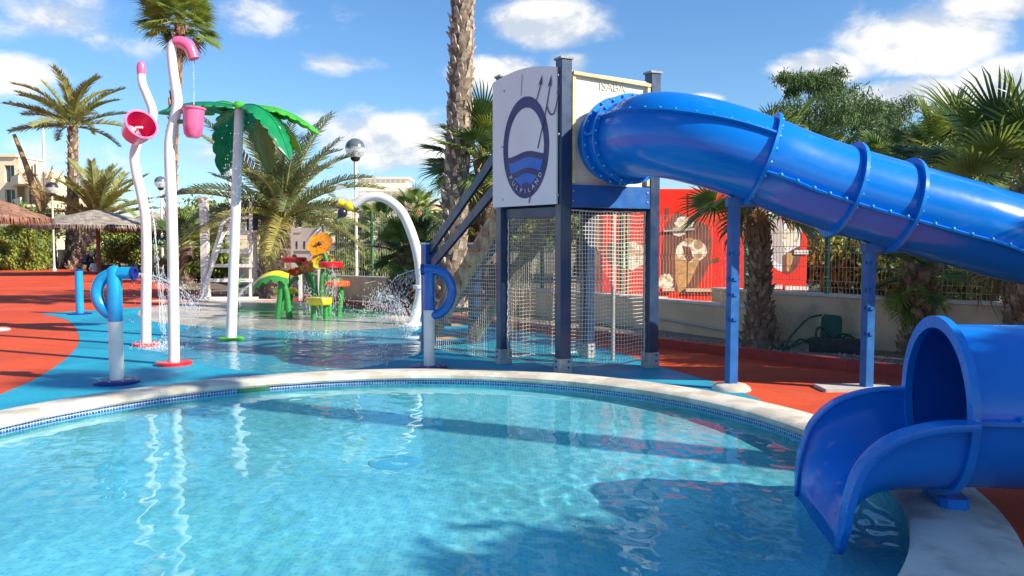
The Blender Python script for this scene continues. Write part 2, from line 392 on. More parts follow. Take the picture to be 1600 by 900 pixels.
def inst(name, me, parent, mt):
    """an object of its own that shares mesh data; mt relative to the parent"""
    o = bpy.data.objects.new(name, me); C.objects.link(o); o.parent = parent; o.matrix_local = mt; WL[o.name] = WL[parent.name] if parent is not None and parent.name in WL else V((0, 0, 0)); return o
def struct(name, m, mats, smooth=False): return put(name, m, mats, None, smooth, kind='structure')
def copy_tree(o, parent=None):
    c = o.copy(); C.objects.link(c); c.parent = parent
    for ch in o.children: copy_tree(ch, c)
    return c
def text(s, size, ext=.002):
    cu = bpy.data.curves.new('t', 'FONT'); cu.body = s; cu.size = size; cu.align_x = 'CENTER'; cu.extrude = ext; cu.resolution_u = 3
    o = bpy.data.objects.new('t', cu); C.objects.link(o); dg = bpy.context.evaluated_depsgraph_get(); me = o.evaluated_get(dg).to_mesh()
    v = [x.co.copy() for x in me.vertices]; f = [tuple(p.vertices) for p in me.polygons]
    o.evaluated_get(dg).to_mesh_clear(); bpy.data.objects.remove(o); bpy.data.curves.remove(cu); return v, f
def circle(c, r, n=96): return [(c[0] + r * math.cos(2 * math.pi * i / n), c[1] + r * math.sin(2 * math.pi * i / n)) for i in range(n)]
def smooth2(pts, per=6): return [(p.x, p.y) for p in spline([V((a, b, 0)) for a, b in pts], per)]

# ------------------------------------------------------------------ ground
def gp(*px): return [tuple(G(a, b)[:2]) for a, b in px]
hole = circle(PC, PR + .18)
Z = lambda z: (lambda x, y: V((x, y, z)))
m = M(); m.flat([[(-600, -60), (600, -60), (600, 900), (-600, 900)], hole], Z(-.012)); struct('ground', m, 'earth')
K0, K1 = V((6.9, 6.9, 0)), V((-1.95, 17.2, 0))          # the kerb along the planting strip
KD = (K1 - K0).normalized(); KN = V((KD.y, -KD.x, 0))   # towards the wall
red = [(-60, -6), (9, -6), (9, 4.0), tuple(K0[:2]), tuple(K1[:2]), (-3.4, 20.2), (-6.2, 23.2), (-11, 27), (-17, 37), (-26, 51), (-60, 54)]
m = M(); m.flat([red, hole], Z(0)); struct('red_rubber_floor', m, 'red_rubber')
bl = smooth2(gp((0, 617), (60, 590), (108, 556), (124, 530), (112, 505), (92, 496), (62, 490)), 5) + \
     smooth2(gp((62, 490), (125, 486), (225, 480), (300, 476), (420, 474), (560, 478), (652, 494)), 4)[1:] + \
     smooth2(gp((660, 500), (740, 506), (810, 517), (900, 533), (960, 549), (1040, 575), (1130, 602), (1190, 626)), 4)
inner = circle(PC, 4.02, 96)
a_end = math.atan2(bl[-1][1] - PC.y, bl[-1][0] - PC.x); a_st = math.atan2(bl[0][1] - PC.y, bl[0][0] - PC.x)
a_near = a_st + .75
bl = [(PC.x + 5.0 * math.cos(a_near), PC.y + 5.0 * math.sin(a_near))] + bl
arc = [(PC.x + 4.0 * math.cos(a), PC.y + 4.0 * math.sin(a)) for a in [a_end + (a_near - a_end) * i / 50 for i in range(51)]]
m = M(); m.flat([bl + arc], Z(.004)); struct('blue_rubber_floor', m, 'blue_rubber')
cr = smooth2(gp((214, 492), (232, 502), (290, 509), (400, 516), (520, 518), (600, 514), (655, 510)), 4) + smooth2(gp((658, 508), (640, 494), (560, 479), (470, 472), (360, 470), (280, 474), (225, 483), (214, 492)), 4)[:-1]
m = M(); m.flat([cr], Z(.008)); struct('cream_splash_floor', m, 'cream_floor')
gr = smooth2(gp((352, 484), (380, 492), (440, 498), (520, 499), (600, 494), (628, 489)), 4) + smooth2(gp((628, 489), (590, 483), (520, 478), (440, 475), (380, 478), (352, 484)), 4)[1:-1]
m = M(); m.flat([gr], Z(.012)); struct('green_splash_floor', m, 'green_floor')
film = smooth2(gp((205, 545), (250, 552), (330, 574), (430, 584), (520, 582), (600, 570), (650, 556), (662, 540), (640, 525), (655, 512), (610, 500), (560, 490), (470, 486), (380, 490), (330, 498), (300, 512), (250, 528), (205, 545)), 5)[:-1]
m = M(); m.flat([film], Z(.017)); struct('water_film', m, 'film_water')
# planting strip with stones
m = M(); a, b = K0 + KN * .16, K1 + KN * .16
m.flat([[tuple(a[:2]), tuple((a + KN * 4)[:2]), tuple((b + KN * 5)[:2]), tuple(b[:2])]], Z(-.004)); struct('planting_strip', m, 'gravel')
m = M()
for i in range(1500):
    u = random.random(); q = a.lerp(b, u) + KN * random.uniform(.05, 1.3); r_ = random.uniform(.012, .04)
    mt = Matrix.Translation(q) @ Euler((random.random() * 6, random.random() * 6, 0)).to_matrix().to_4x4()
    m.add([mt @ V((x * r_, y * r_, z * r_ * .7)) for x, y, z in ((1, 0, 0), (-1, 0, 0), (0, 1, 0), (0, -1, 0), (0, 0, 1), (0, 0, -1))],
          [(0, 2, 4), (2, 1, 4), (1, 3, 4), (3, 0, 4), (2, 0, 5), (1, 2, 5), (3, 1, 5), (0, 3, 5)])
o = put('gravel', m, 'boot_grey', kind='stuff'); tag(o, 'grey brown stones scattered over the planting strip by the wall', 'gravel')
m = M(); m.beam(K0 + KN * .08 + V((0, 0, .06)), K1 + KN * .08 + V((0, 0, .06)), .16, .15); m.beam(K1 + KN * .08 + V((0, 0, .06)), V((-6.2, 23.3, .06)), .16, .15)
struct('kerb', m, 'red_kerb')
m = M(); o = G(-8, 516); m.lathe([(.001, .03), (.22, .03), (.25, .015), (.25, 0)], o, 32); tag(put('base_plate', m, 'white_paint'), 'white round plate on the red floor at the left edge of the photo', 'base plate')

# ------------------------------------------------------------------ pool
m = M(); m.lathe([(PR, .03), (PR, -.36), (PR - .05, -.40)], PC, 128); struct('pool_wall', m, 'pool_tile')
m = M(); m.lathe([(PR - .004, .012), (PR - .004, -.10)], PC, 128); struct('waterline_mosaic', m, 'waterline_tile')
m = M(); m.flat([circle(PC, PR + .01)], Z(-.33)); struct('pool_floor', m, 'pool_tile')
m = M(); prof = [(PR + .02, -.002), (PR - .03, .0), (PR - .045, .022), (PR - .04, .055), (PR - .01, .072), (PR + .10, .082), (PR + .40, .066), (PR + .48, .045), (PR + .50, -.01)]
m.lathe(prof, PC, 160); struct('pool_coping', m, 'coping', True)
m = M(); nr_, na_ = 150, 620; vs_ = [(PC.x, PC.y, -.045)]
def ripple(x, y):
    p = V((x, y, 0)); amp = .55 + .5 * noise.noise(p * .5) + .8 * math.exp(-((x - 1.2) ** 2 + (y - 5.0) ** 2) / 1.6)
    return (.0034 * noise.noise(V((x * 3.1 + y * .7, y * 3.4, 1.3))) + .0029 * noise.noise(V((x * 8.2, y * 7.4 + x * 2, 5))) * (1 + .5 * amp) + .00035 * noise.noise(V((x * 19, y * 21, 9)))) * amp * .95
for j in range(1, nr_ + 1):
    rr = (PR - .006) * j / nr_
    for i in range(na_): a = 2 * math.pi * i / na_; x, y = PC.x + rr * math.cos(a), PC.y + rr * math.sin(a); vs_.append((x, y, -.045 + ripple(x, y)))
fs_ = [(0, 1 + i, 1 + (i + 1) % na_) for i in range(na_)] + [(1 + j * na_ + i, 1 + (j + 1) * na_ + i, 1 + (j + 1) * na_ + (i + 1) % na_, 1 + j * na_ + (i + 1) % na_) for j in range(nr_ - 1) for i in range(na_)]
m.add(vs_, fs_); wt = struct('pool_water', m, 'pool_water', True); wt.data.shade_smooth(); wt.cycles.is_caustics_caster = True; sl.cycles.is_caustics_light = True
for o_ in bpy.data.objects:
    if o_.name in ('pool_floor', 'pool_wall', 'pool_drain'): o_.cycles.is_caustics_receiver = True
q = G(617, 762, -.33); m = M(); m.lathe([(.001, .012), (.20, .012), (.21, 0)], q, 32); struct('pool_drain', m, 'drain_blue').cycles.is_caustics_receiver = True
m = M(); a = math.atan2(G(395, 604).y - PC.y, G(395, 604).x - PC.x); q = PC + V((math.cos(a), math.sin(a), 0)) * (PR - .02); m.box(q + V((0, 0, -.03)), (.02, .34, .07), a); struct('pool_skimmer', m, 'fence_green')

# ------------------------------------------------------------------ play tower
F, L_, R_ = V((.625, 9.70, 0)), V((-.115, 10.60, 0)), V((1.80, 10.27, 0)); B_ = L_ + R_ - F
ul = (L_ - F).normalized(); ur = (R_ - F).normalized(); nl = V((-ul.y, ul.x, 0)); nl = nl if nl.y < 0 else -nl; nr = V((ur.y, -ur.x, 0)); nr = nr if nr.y < 0 else -nr
az = math.atan2(ur.y, ur.x)
tower = thing('play_tower', ((F + B_) / 2), 'tall wooden play tower with navy posts, netted base and round white emblem board', 'play tower')
TZ = [(F, 3.82), (L_, 3.79), (R_, 3.77), (B_, 3.75)]
for q, h in TZ:
    m = M(); m.box(q + V((0, 0, (h + .18) / 2)), (.15, .15, h - .18), az, bev=.008); p = put('post', m, 'post_blue', tower)
    m = M(); m.box(q + V((0, 0, h + .014)), (.18, .18, .026), az); put('cap', m, 'cap_grey', p)
    m = M(); m.box(q + V((0, 0, .105)), (.175, .175, .20), az, bev=.01); ft = put('foot_bracket', m, 'galvanised', p)
    for dn in (nl, nr):
        for z in (.10, .17):
            mt = Matrix.Translation(q + dn * .088 + V((0, 0, z)) + (ur if dn is nr else ul) * .03) @ dn.to_track_quat('Z', 'Y').to_matrix().to_4x4()
            m = M(); m.lathe([(.016, 0), (.016, .006), (.008, .012), (.0005, .013)], n=10, mt=mt); put('bolt', m, 'pipe_deep_blue', ft)
def rail(a, b, z, h, th, off, material, name='beam', parent=tower):
    m = M(); m.beam(a + off + V((0, 0, z)), b + off + V((0, 0, z)), th, h); return put(name, m, material, parent)
bm1 = rail(F + ur * .078, R_ - ur * .078, 2.19, .27, .06, nr * .04, 'beam_blue')
rail(F + ul * .078, L_ - ul * .078, 2.00, .12, .06, V((0, 0, 0)), 'post_blue')
rail(L_ + ur * .078, B_ - ur * .078, 2.10, .18, .06, V((0, 0, 0)), 'post_blue'); rail(R_ + ul * .078, B_ - ul * .078, 2.10, .18, .06, V((0, 0, 0)), 'post_blue')
for e, k in ((.10, 1), (1.19, 1)):
    for z in (2.13, 2.25):
        q = F + ur * e + nr * .071 + V((0, 0, z)); mt = Matrix.Translation(q) @ nr.to_track_quat('Z', 'Y').to_matrix().to_4x4()
        m = M(); m.lathe([(.014, 0), (.012, .007), (.0005, .009)], n=10, mt=mt); put('bolt', m, 'bolt_metal', bm1)
for i in range(9):   # deck boards
    a = F + ul * (.10 + i * .125) + ur * .03; m = M(); m.beam(a + V((0, 0, 2.2)), a + ur * (1.22) + V((0, 0, 2.2)), .115, .035); put('deck_board', m, 'stair_wood', tower)
# cream panel with the slide's hole
HC = F + ur * .66 + V((0, 0, 2.86)); W0 = .08; W1 = 1.23
fn0 = lambda u, z: F + ur * u + nr * .02 + V((0, 0, z)); fn1 = lambda u, z: F + ur * u - nr * .01 + V((0, 0, z))
m = M(); hl = [(.66 + .46 * math.cos(i * math.pi / 20), 2.86 + .46 * math.sin(i * math.pi / 20)) for i in range(40)]
outl = [(W0, 2.33), (W1, 2.33), (W1, 3.66), (W0, 3.70)]
m.flat([outl, hl], fn0); m.flat([outl, hl], fn1); pan = put('slide_panel', m, 'panel_cream', tower)
for a, b in (((W0 + .02, 3.67), (W1, 3.61)), ((W1 - .03, 2.34), (W1 - .03, 3.58)), ((W0 + .025, 2.34), (W0 + .025, 3.62))):
    m = M(); m.beam(fn0(*a) + nr * .022, fn0(*b) + nr * .022, .04, .06, up=nr); put('trim', m, 'pine_timber', pan)
m = M(); vsx, fsx = text('ISABA', .15, .004)
mt = Matrix.Translation(F + ur * .68 + nr * .025 + V((0, 0, 3.50))) @ Matrix((ur, V((0, 0, 1)), nr)).transposed().to_4x4()
m.add([mt @ v for v in vsx], fsx); put('relief_lettering', m, 'relief_cream', pan)
# back and side panels
for a, b, s in ((R_, B_, 1), (L_, B_, -1)):
    d = (b - a).normalized(); m = M()
    if s == 1: m.beam(a + d * .08 + V((0, 0, 2.9)), b - d * .08 + V((0, 0, 2.9)), .02, 1.2)
    else: m.beam(a + d * .08 + V((0, 0, 3.55)), b - d * .08 + V((0, 0, 3.55)), .02, .2)
    put('side_panel', m, 'panel_cream', tower)
# emblem board on the left face; drawn in the plane of the board
SO = L_ + nl * .085; us = -ul
def sgn(px, py): q = on_plane(px, py, SO, nl) - SO; return (q.dot(us), q.z)
def sf(off): return lambda u, z: SO + us * u + nl * off + V((0, 0, z))
wS = (F - L_).length - .01; u0 = -.09
top = [(u0 + (wS - u0) * i / 14, 3.72 + .11 * math.sin(math.pi * (.08 + .84 * i / 14)) - .02) for i in range(15)]
m = M(); m.slab([(u0, 2.09), (wS, 2.09)] + top[::-1], sf(0), sf(.022)); board = put('emblem_board', m, 'sign_white', tower)
for px, py in ((790, 143), (787, 230), (788, 312), (874, 118), (875, 210), (874, 305)):
    u, z = sgn(px, py); mt = Matrix.Translation(sf(.023)(u, z)) @ nl.to_track_quat('Z', 'Y').to_matrix().to_4x4()
    m = M(); m.lathe([(.016, 0), (.014, .006), (.0005, .008)], n=10, mt=mt); put('bolt', m, 'galvanised', board)
Cc = (sum(sgn(x, 232)[0] for x in (789, 860)) / 2, (sgn(824, 152)[1] + sgn(824, 309)[1]) / 2)
rx = (sgn(861, 232)[0] - sgn(789, 232)[0]) / 2; rz = (sgn(824, 151)[1] - sgn(824, 310)[1]) / 2
el_ = lambda k, n=64, a0=0, a1=2 * math.pi: [(Cc[0] + rx * k * math.cos(a0 + (a1 - a0) * i / n), Cc[1] + rz * k * math.sin(a0 + (a1 - a0) * i / n)) for i in range(n + (a1 - a0 < 6))]
m = M(); m.flat([el_(1), el_(.78)], sf(.0245)); put('emblem_ring', m, 'print_navy', board)
def wave(y, ph, amp=.025, n=20, k=.80):
    out = []
    for i in range(n + 1):
        s = -1 + 2 * i / n; out.append((s, y + amp * math.sin(s * 3.2 + ph)))
    return out
def band(z0, z1, off, material, name, k):
    loop = []
    lo = wave(z0, 1.2); hi = wave(z1, 1.2)
    f = lambda s, z: (Cc[0] + s * rx * k * math.sqrt(max(.02, 1 - min(.98, ((z) / (rz * k)) ** 2))), Cc[1] + z)
    loop = [f(*p) for p in lo] + [f(*p) for p in hi[::-1]]
    m = M(); m.flat([loop], sf(off)); put(name, m, material, board)
aw = [(Cc[0] + rx * .85 * math.cos(a), Cc[1] + rz * .85 * math.sin(a)) for a in [math.pi + .12 + (math.pi - .24) * i / 40 for i in range(41)]]
wv = [(Cc[0] + rx * .84 * s, Cc[1] - .075 * 1 + .028 * math.sin(s * 3.2 + 1.2)) for s in [1 - 2 * i / 20 for i in range(21)]]
m = M(); m.flat([aw + wv], sf(.0265)); put('emblem_sea', m, 'print_navy', board)
band(-.28, -.15, .0285, 'print_blue', 'emblem_wave', .80); band(-.46, -.345, .0285, 'print_blue', 'emblem_wave', .78)
def strip(m, pts, wd, off, k=0):
    for (a, b), (c, d) in zip(pts, pts[1:]):
        t_ = V((c - a, d - b, 0)); n_ = V((-t_.y, t_.x, 0)).normalized() * wd / 2
        m.flat([[(a - n_.x, b - n_.y), (c - n_.x, d - n_.y), (c + n_.x, d + n_.y), (a + n_.x, b + n_.y)]], sf(off), k)
S = lambda *q: [sgn(*p) for p in q]
def printed(name, pts, wd, off, tipd=None):
    m = M(); strip(m, pts, wd, off)
    if tipd:
        (a, b), (c, d) = sgn(*tipd[0]), sgn(*tipd[1]); m.flat([[(a, b), (c - .035, d), (c, d + .02), (c + .035, d)]], sf(off + .001))
    put(name, m, 'print_navy', board, kind=None)
printed('trident_tail', S((829, 317), (836, 290)), .018, .031)
printed('trident_shaft', S((843, 232), (851, 195), (857, 166), (862, 134)), .018, .031, ((864.5, 117), (861.5, 136)))
printed('trident_prong', smooth2(S((841, 157), (845, 143), (848, 130)), 4), .016, .032, ((850, 117), (847, 134)))
printed('trident_prong', smooth2(S((857, 166), (862, 178), (868, 178), (872, 165), (876, 145)), 4), .018, .033, ((879, 128), (875.5, 148)))
printed('print_line', smooth2(S((819, 117), (818, 128), (817, 150)), 3), .008, .031)
for i, ch in enumerate('PULPILAND'):
    a = math.pi * 1.5 + (i - 4) * .215; vsx, fsx = text(ch, .085, .001); k = .885
    c = V((Cc[0] + rx * k * math.cos(a), Cc[1] + rz * k * math.sin(a))); tg = V((-rx * math.sin(a), rz * math.cos(a))).normalized(); nn = V((-tg.y, tg.x))
    m = M(); m.add([sf(.031 + v.z)(c.x + tg.x * v.x + nn.x * (v.y - .01), c.y + tg.y * v.x + nn.y * (v.y - .01)) for v in vsx], fsx); put('letter', m, 'print_white', board)
# nets
def net(parent, c00, c10, c01, c11, nu, nv, material, keep=lambda u, v: True, r=.0042, sag=.012, border=True, seed=0):
    m = M(); rn = random.Random(seed)
    nrm = (c10 - c00).cross(c01 - c00).normalized()
    def q(u, v):
        p = c00.lerp(c10, u).lerp(c01.lerp(c11, u), v); w_ = noise.noise(V((u * 3 + seed, v * 3, seed))) * .016 + noise.noise(V((u * 12, v * 12, seed + 3))) * .003
        return p + nrm * w_ + (c10 - c00) * noise.noise(V((u * 3, v * 4, seed + 9))) * .012 + V((0, 0, noise.noise(V((u * 5, v * 3, seed + 5))) * .016 - sag * math.sin(math.pi * u)))
    def line(a):
        run = []
        for x in a + [None]:
            if x is not None and keep(*x): run.append(q(*x))
            else:
                if len(run) > 1: m.tube(run, r, 3, False)
                run = []
    st = 24
    for i in range(nu + 1): line([(i / nu, j / st / 2) for j in range(2 * st + 1)])
    for j in range(nv + 1): line([(i / st, j / nv) for i in range(st + 1)])
    o = put('net', m, material, parent, kind='stuff')
    if border:
        m = M()
        for a, b in (((0, 0), (1, 0)), ((1, 0), (1, 1)), ((1, 1), (0, 1)), ((0, 1), (0, 0))):
            pts = [(a[0] + (b[0] - a[0]) * i / 40, a[1] + (b[1] - a[1]) * i / 40) for i in range(41)]; pts = [q(*x) + nrm * .006 * math.sin(i * 2.1) for i, x in enumerate(pts) if keep(*x)]
            if len(pts) > 2: m.tube(pts, .010, 5, False)
        put('border_rope', m, 'cord_white', o, True)
    return o
zb, zt = V((0, 0, .10)), V((0, 0, 2.02))
net(tower, F + ur * .10 + zb, R_ - ur * .10 + zb, F + ur * .10 + zt, R_ - ur * .10 + zt, 25, 40, 'cord_white', r=.0038, seed=1)
net(tower, L_ - ul * .10 + zb, F + ul * .10 + zb, L_ - ul * .10 + zt, F + ul * .10 + zt, 24, 40, 'cord_tan', r=.0036, seed=2)
net(tower, L_ + ur * .08 + zb, B_ - ur * .08 + zb, L_ + ur * .08 + zt, B_ - ur * .08 + zt, 22, 38, 'cord_tan', seed=4)
m = M(); q = R_.lerp(B_, .55) - nr * .03; q = P(958, 450, 10.9); q.z = 0; m.cyl(q, q + V((0, 0, 2.05)), .03, n=10); put('inner_pole', m, 'galvanised', tower)
# staircase from the far side of the tower, falling to the left
NW = V((-1.30, 12.25, 0)); SD = (NW - L_).normalized(); SR = V((SD.y, -SD.x, 0)); SR = SR if SR.x > 0 else -SR
RUN = 2.15; RISE = 2.08; NS = 9
st = put('staircase', M().beam(L_ + SD * .1 + V((0, 0, 1.95)), L_ + SD * (RUN + .02) + V((0, 0, .05)), .045, .34), 'stair_wood', tower)
m = M(); m.beam(L_ + SR * .86 + SD * .1 + V((0, 0, 1.93)), L_ + SR * .86 + SD * (RUN + .02) + V((0, 0, .03)), .045, .26); put('stringer', m, 'stair_wood', st)
for i in range(NS):
    u = (i + .5) / NS; q = L_ + SD * (.08 + RUN * u) + V((0, 0, RISE * (1 - u) - .0)) + SR * .43
    ang = math.atan2(SD.y, SD.x); m = M(); m.box(q + V((0, 0, .02)), (.27, .94, .04), ang); put('tread', m, 'tread_wood', st)
    m = M(); m.box(q - SR * .435 + V((0, 0, -.075)), (.235, .046, .145), ang); put('bracket', m, 'stair_wood', st)
for s in (0, .86):
    q = NW + SR * s; m = M(); m.box(q + V((0, 0, .80)), (.16, .16, 1.6), ang, bev=.008); nw = put('newel_post', m, 'beam_blue' if s == 0 else 'post_blue', tower); m = M(); m.box(q + V((0, 0, 1.615)), (.19, .19, .026), ang); put('cap', m, 'white_paint', nw)  # near newel in the brighter blue: its sunlit look put into the colour
    for (z0, z1) in ((1.50, 2.86), (1.24, 2.42)):
        m = M(); m.beam(q + V((0, 0, z0)) - SD * .05, L_ + SR * s + V((0, 0, z1)) - SD * 0 - SR * .04, .05, .13); put('handrail', m, 'post_blue', tower)
c00 = L_ + SD * RUN - SR * .05; net(tower, c00 + V((0, 0, .03)), L_ - SR * .05 + V((0, 0, .06)), c00 + V((0, 0, 1.78)), L_ - SR * .05 + V((0, 0, 1.80)), 40, 34, 'cord_white', keep=lambda u, v: v < u * .98 + .01, r=.0046, seed=6)
m = M(); q = P(742, 396, 11.7); m.ball(q, .078, 16, 10, sc=(1.15, 1, .9)); tag(put('orange_ball', m, 'orange_ball', None, True), 'orange ball lying on a tread of the tower staircase', 'ball')

# ------------------------------------------------------------------ water slide
RT = .475
PATH = [HC - nr * .12, HC + nr * .22, HC + nr * .46 + V((.01, 0, 0)), V((1.66, 9.06, 2.84)), V((2.10, 8.78, 2.72)), P(1187, 250, 8.7), P(1250, 275, 8.7), P(1316, 297, 8.7), P(1404, 322, 8.7), P(1500, 348, 8.7), P(1600, 375, 8.68),
        V((6.55, 8.30, 1.50)), V((7.40, 7.35, 1.28)), V((7.55, 6.20, 1.05)), V((6.95, 5.05, .84)), V((5.8, 4.42, .70)), V((4.2, 4.45, .66)), V((2.52, 4.66, .655))]
PER = 14; SP = spline(PATH, PER); FR = []
for i in range(len(SP)):
    x = (SP[min(i + 1, len(SP) - 1)] - SP[max(i - 1, 0)]).normalized(); y = V((0, 0, 1)).cross(x).normalized(); FR.append((x, y, x.cross(y)))
slide = thing('water_slide', V((3.6, 8.7, 0)), 'big glossy blue tube slide curling down from the tower into the pool', 'water slide')
JO = [1, 2, 5, 7, 8, 11, 13, 15, 17]
def ringpts(i, r, n=56): x, y, z = FR[i]; return [SP[i] + (y * math.cos(2 * math.pi * k / n) + z * math.sin(2 * math.pi * k / n)) * r for k in range(n)]
bm_ = M(); bm_.lathe([(.021, -.004), (.021, .008), (.014, .019), (.0005, .024)], n=8); BOLT = bm_.mesh('bolt', 'pipe_blue', True)
seg = [(0, JO[0])] + list(zip(JO, JO[1:])); seams = {(2, 5): 28, (1, 2): 5, (5, 7): -20, (7, 8): -20, (8, 11): -20, (15, 17): 180}
for a, b in seg:
    ia, ib = a * PER, b * PER; n = 56; m = M()
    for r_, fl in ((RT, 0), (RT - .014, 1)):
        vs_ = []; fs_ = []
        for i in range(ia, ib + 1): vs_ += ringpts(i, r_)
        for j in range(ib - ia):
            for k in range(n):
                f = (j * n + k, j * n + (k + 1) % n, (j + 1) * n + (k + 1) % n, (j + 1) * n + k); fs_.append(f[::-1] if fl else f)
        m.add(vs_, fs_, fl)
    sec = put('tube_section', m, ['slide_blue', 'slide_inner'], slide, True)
    for side in ((0,) if (a, b) in seams else ()):
        deg = seams[(a, b)]; sm = M(); pts = []
        # the camera's side of the tube is -y of the frame when heading right
        for i in range(ia, ib + 1):
            x, y, z = FR[i]; aa = R(180 - deg); d = y * math.cos(aa) + z * math.sin(aa)
            pts.append((SP[i] + d * RT, d, x))
        vs_ = []; fs_ = []
        for (p, d, x) in pts:
            tn = d.cross(x); vs_ += [p - tn * .012 - d * .01, p - tn * .012 + d * .05, p + tn * .012 + d * .05, p + tn * .012 - d * .01]
        for j in range(len(pts) - 1):
            for k in range(3): fs_.append((j * 4 + k, j * 4 + k + 1, j * 4 + 5 + k, j * 4 + 4 + k))
        sm.add(vs_, fs_); se = put('seam_flange', sm, 'seam_blue', sec)
        acc = 0; last = pts[0][0]; base = WL[slide.name]
        for (p, d, x) in pts:
            acc += (p - last).length; last = p
            if acc > .165:
                acc = 0; tn = d.cross(x); tn = tn if tn.z > 0 else -tn
                inst('bolt', BOLT, se, Matrix.Translation(p + d * .032 + tn * .012 - base) @ tn.to_track_quat('Z', 'Y').to_matrix().to_4x4())
for j in JO:
    i = j * PER; x, y, z = FR[i]; n = 56; rf = RT + (.062 if j != 17 else .05); m = M(); vs_ = []; fs_ = []
    th = .018 if j != 17 else .022
    for off, r_ in ((-th, RT - .02), (-th, rf), (th, rf), (th, RT - .02)):
        vs_ += [p + x * off for p in ringpts(i, r_)]
    for q in range(4 if j == 17 else 3):
        for k in range(n): fs_.append((q * n + k, q * n + (k + 1) % n, ((q + 1) % 4) * n + (k + 1) % n, ((q + 1) % 4) * n + k))
    m.add(vs_, fs_); fl = put('flange', m, 'seam_blue', slide, True)
    if j <= 11:
        nb = 22; base = WL[slide.name]
        for k in range(nb):
            a = 2 * math.pi * (k + .5) / nb; d = y * math.cos(a) + z * math.sin(a); sx = x * (1 if j != 17 else 1)
            inst('bolt', BOLT, fl, Matrix.Translation(SP[i] + d * (RT + .034) + sx * th - base) @ sx.to_track_quat('Z', 'Y').to_matrix().to_4x4())
# exit chute
ex = FR[-1][0]; ey = FR[-1][1]; EO = SP[-1]
def chp(s, w_, z): return EO + ex * s + ey * w_ + V((0, 0, z - EO.z))
Tp = spline([V((0, 0, .655)), V((.22, 0, .635)), V((.43, 0, .56)), V((.575, 0, .42)), V((.64, 0, .25)), V((.665, 0, .10)), V((.675, 0, .0)), V((.685, 0, -.17))], 6)
Fp = spline([V((0, 0, .185)), V((.14, 0, .182)), V((.28, 0, .175)), V((.42, 0, .15)), V((.535, 0, .085)), V((.61, 0, -.0)), V((.65, 0, -.07)), V((.672, 0, -.22))], 6)
ns = len(Tp); na = 28
def chute(off, k):
    g = []
    for i in range(ns):
        row = []
        for j in range(na + 1):
            a = math.pi * j / na; wt = math.sin(a) ** .85; wd = math.cos(a) * (RT - .005 + off) * (1 + .04 * i / ns)
            p = Tp[i].lerp(Fp[i], wt); nx = V((Fp[i].x - Tp[i].x, 0, Fp[i].z - Tp[i].z)).normalized()
            row.append(chp(p.x + nx.x * off * wt, wd, p.z + nx.z * off * wt))
        g.append(row)
    return g
gi, go = chute(0, 0), chute(.016, 0); m = M()
def gridf(m, g, flip, k=0):
    a = len(g); b = len(g[0]); vs_ = [p for r_ in g for p in r_]; fs_ = []
    for i in range(a - 1):
        for j in range(b - 1):
            f = (i * b + j, i * b + j + 1, (i + 1) * b + j + 1, (i + 1) * b + j); fs_.append(f[::-1] if flip else f)
    m.add(vs_, fs_, k)
gridf(m, gi, False); gridf(m, go, True); m.add(gi[-1] + go[-1], [(j, j + 1, na + 2 + j, na + 1 + j) for j in range(na)])
ch = put('exit_chute', m, 'slide_blue', slide, True)
for side in (0, -1):
    m = M(); sg = 1 if side == 0 else -1; g = []
    for i in range(ns):
        e = gi[i][side]; tpr = min(1, (ns - 1 - i) / 12 + .15); o = ey * sg; dn = V((0, 0, -1)) if i < ns * .5 else -ex
        nv_ = (Tp[min(i + 1, ns - 1)] - Tp[max(i - 1, 0)]).normalized(); up = V((0, 0, 1)) * nv_.x - ex * nv_.z * -1 if False else (ex * (-nv_.z) + V((0, 0, nv_.x)))
        wd = .105 * tpr
        g.append([e - o * .012, e - o * .008 + up * .012, e + o * wd * .5 + up * .016, e + o * wd + up * .008, e + o * (wd + .004) - up * .02, e + o * wd - up * .03, e + o * .01 - up * .03])
    gridf(m, g, side == 0); put('chute_rim', m, 'seam_blue', ch, True)
# supports
for px, py, j, foot in ((1147, 606, 5, 0), (1361, 604, 8, 1)):
    i = j * PER; b = G(px, py); b.y = SP[i].y - .0; b.x = (px - 800) / 1240 * b.y * .995; zt_ = SP[i].z - RT - .01
    sp = put('support_post', M().box(b + V((0, 0, zt_ / 2 + .02)), (.105, .105, zt_), .25, bev=.006), 'support_blue', slide)
    for z in (.78, 1.05, 1.22, 1.5) if not foot else (.62, .9, 1.1, 1.4):
        if z > zt_ - .1: continue
        m = M(); m.box(b + V((0, 0, z)), (.14, .05, .035), .25); m.box(b + V((0, 0, z + .004)), (.05, .14, .034), .25); put('clamp', m, 'support_blue', sp)
    m = M(); d_ = (SP[i] - b); d_.z = 0; m.box(V((SP[i].x, SP[i].y, zt_)).lerp(V((b.x, b.y, zt_)), .5) + V((0, 0, .03)), (.16 + abs(d_.x), .13, .10), 0); put('saddle', m, 'support_blue', sp)
    if foot == 0: m = M(); m.lathe([(.001, .075), (.09, .073), (.16, .06), (.20, .035), (.215, 0)], b, 28); put('foot', m, 'coping', sp, True)
    else: m = M(); m.box(b + V((-.12, .0, .018)), (.80, .34, .036), .02); put('foot', m, 'concrete', sp)
for (x, y, j) in ((7.45, 6.9, 13), (5.9, 4.45, 15)):
    i = j * PER; m = M(); m.box(V((SP[i].x, SP[i].y, (SP[i].z - RT) / 2)), (.105, .105, SP[i].z - RT)); put('support_post', m, 'support_blue', slide)
m = M(); q = chp(-.06, 0, .655 - RT - .09); m.box(q, (.16, .34, .09), math.atan2(ex.y, ex.x), bev=.03); put('saddle', m, 'seam_blue', slide)

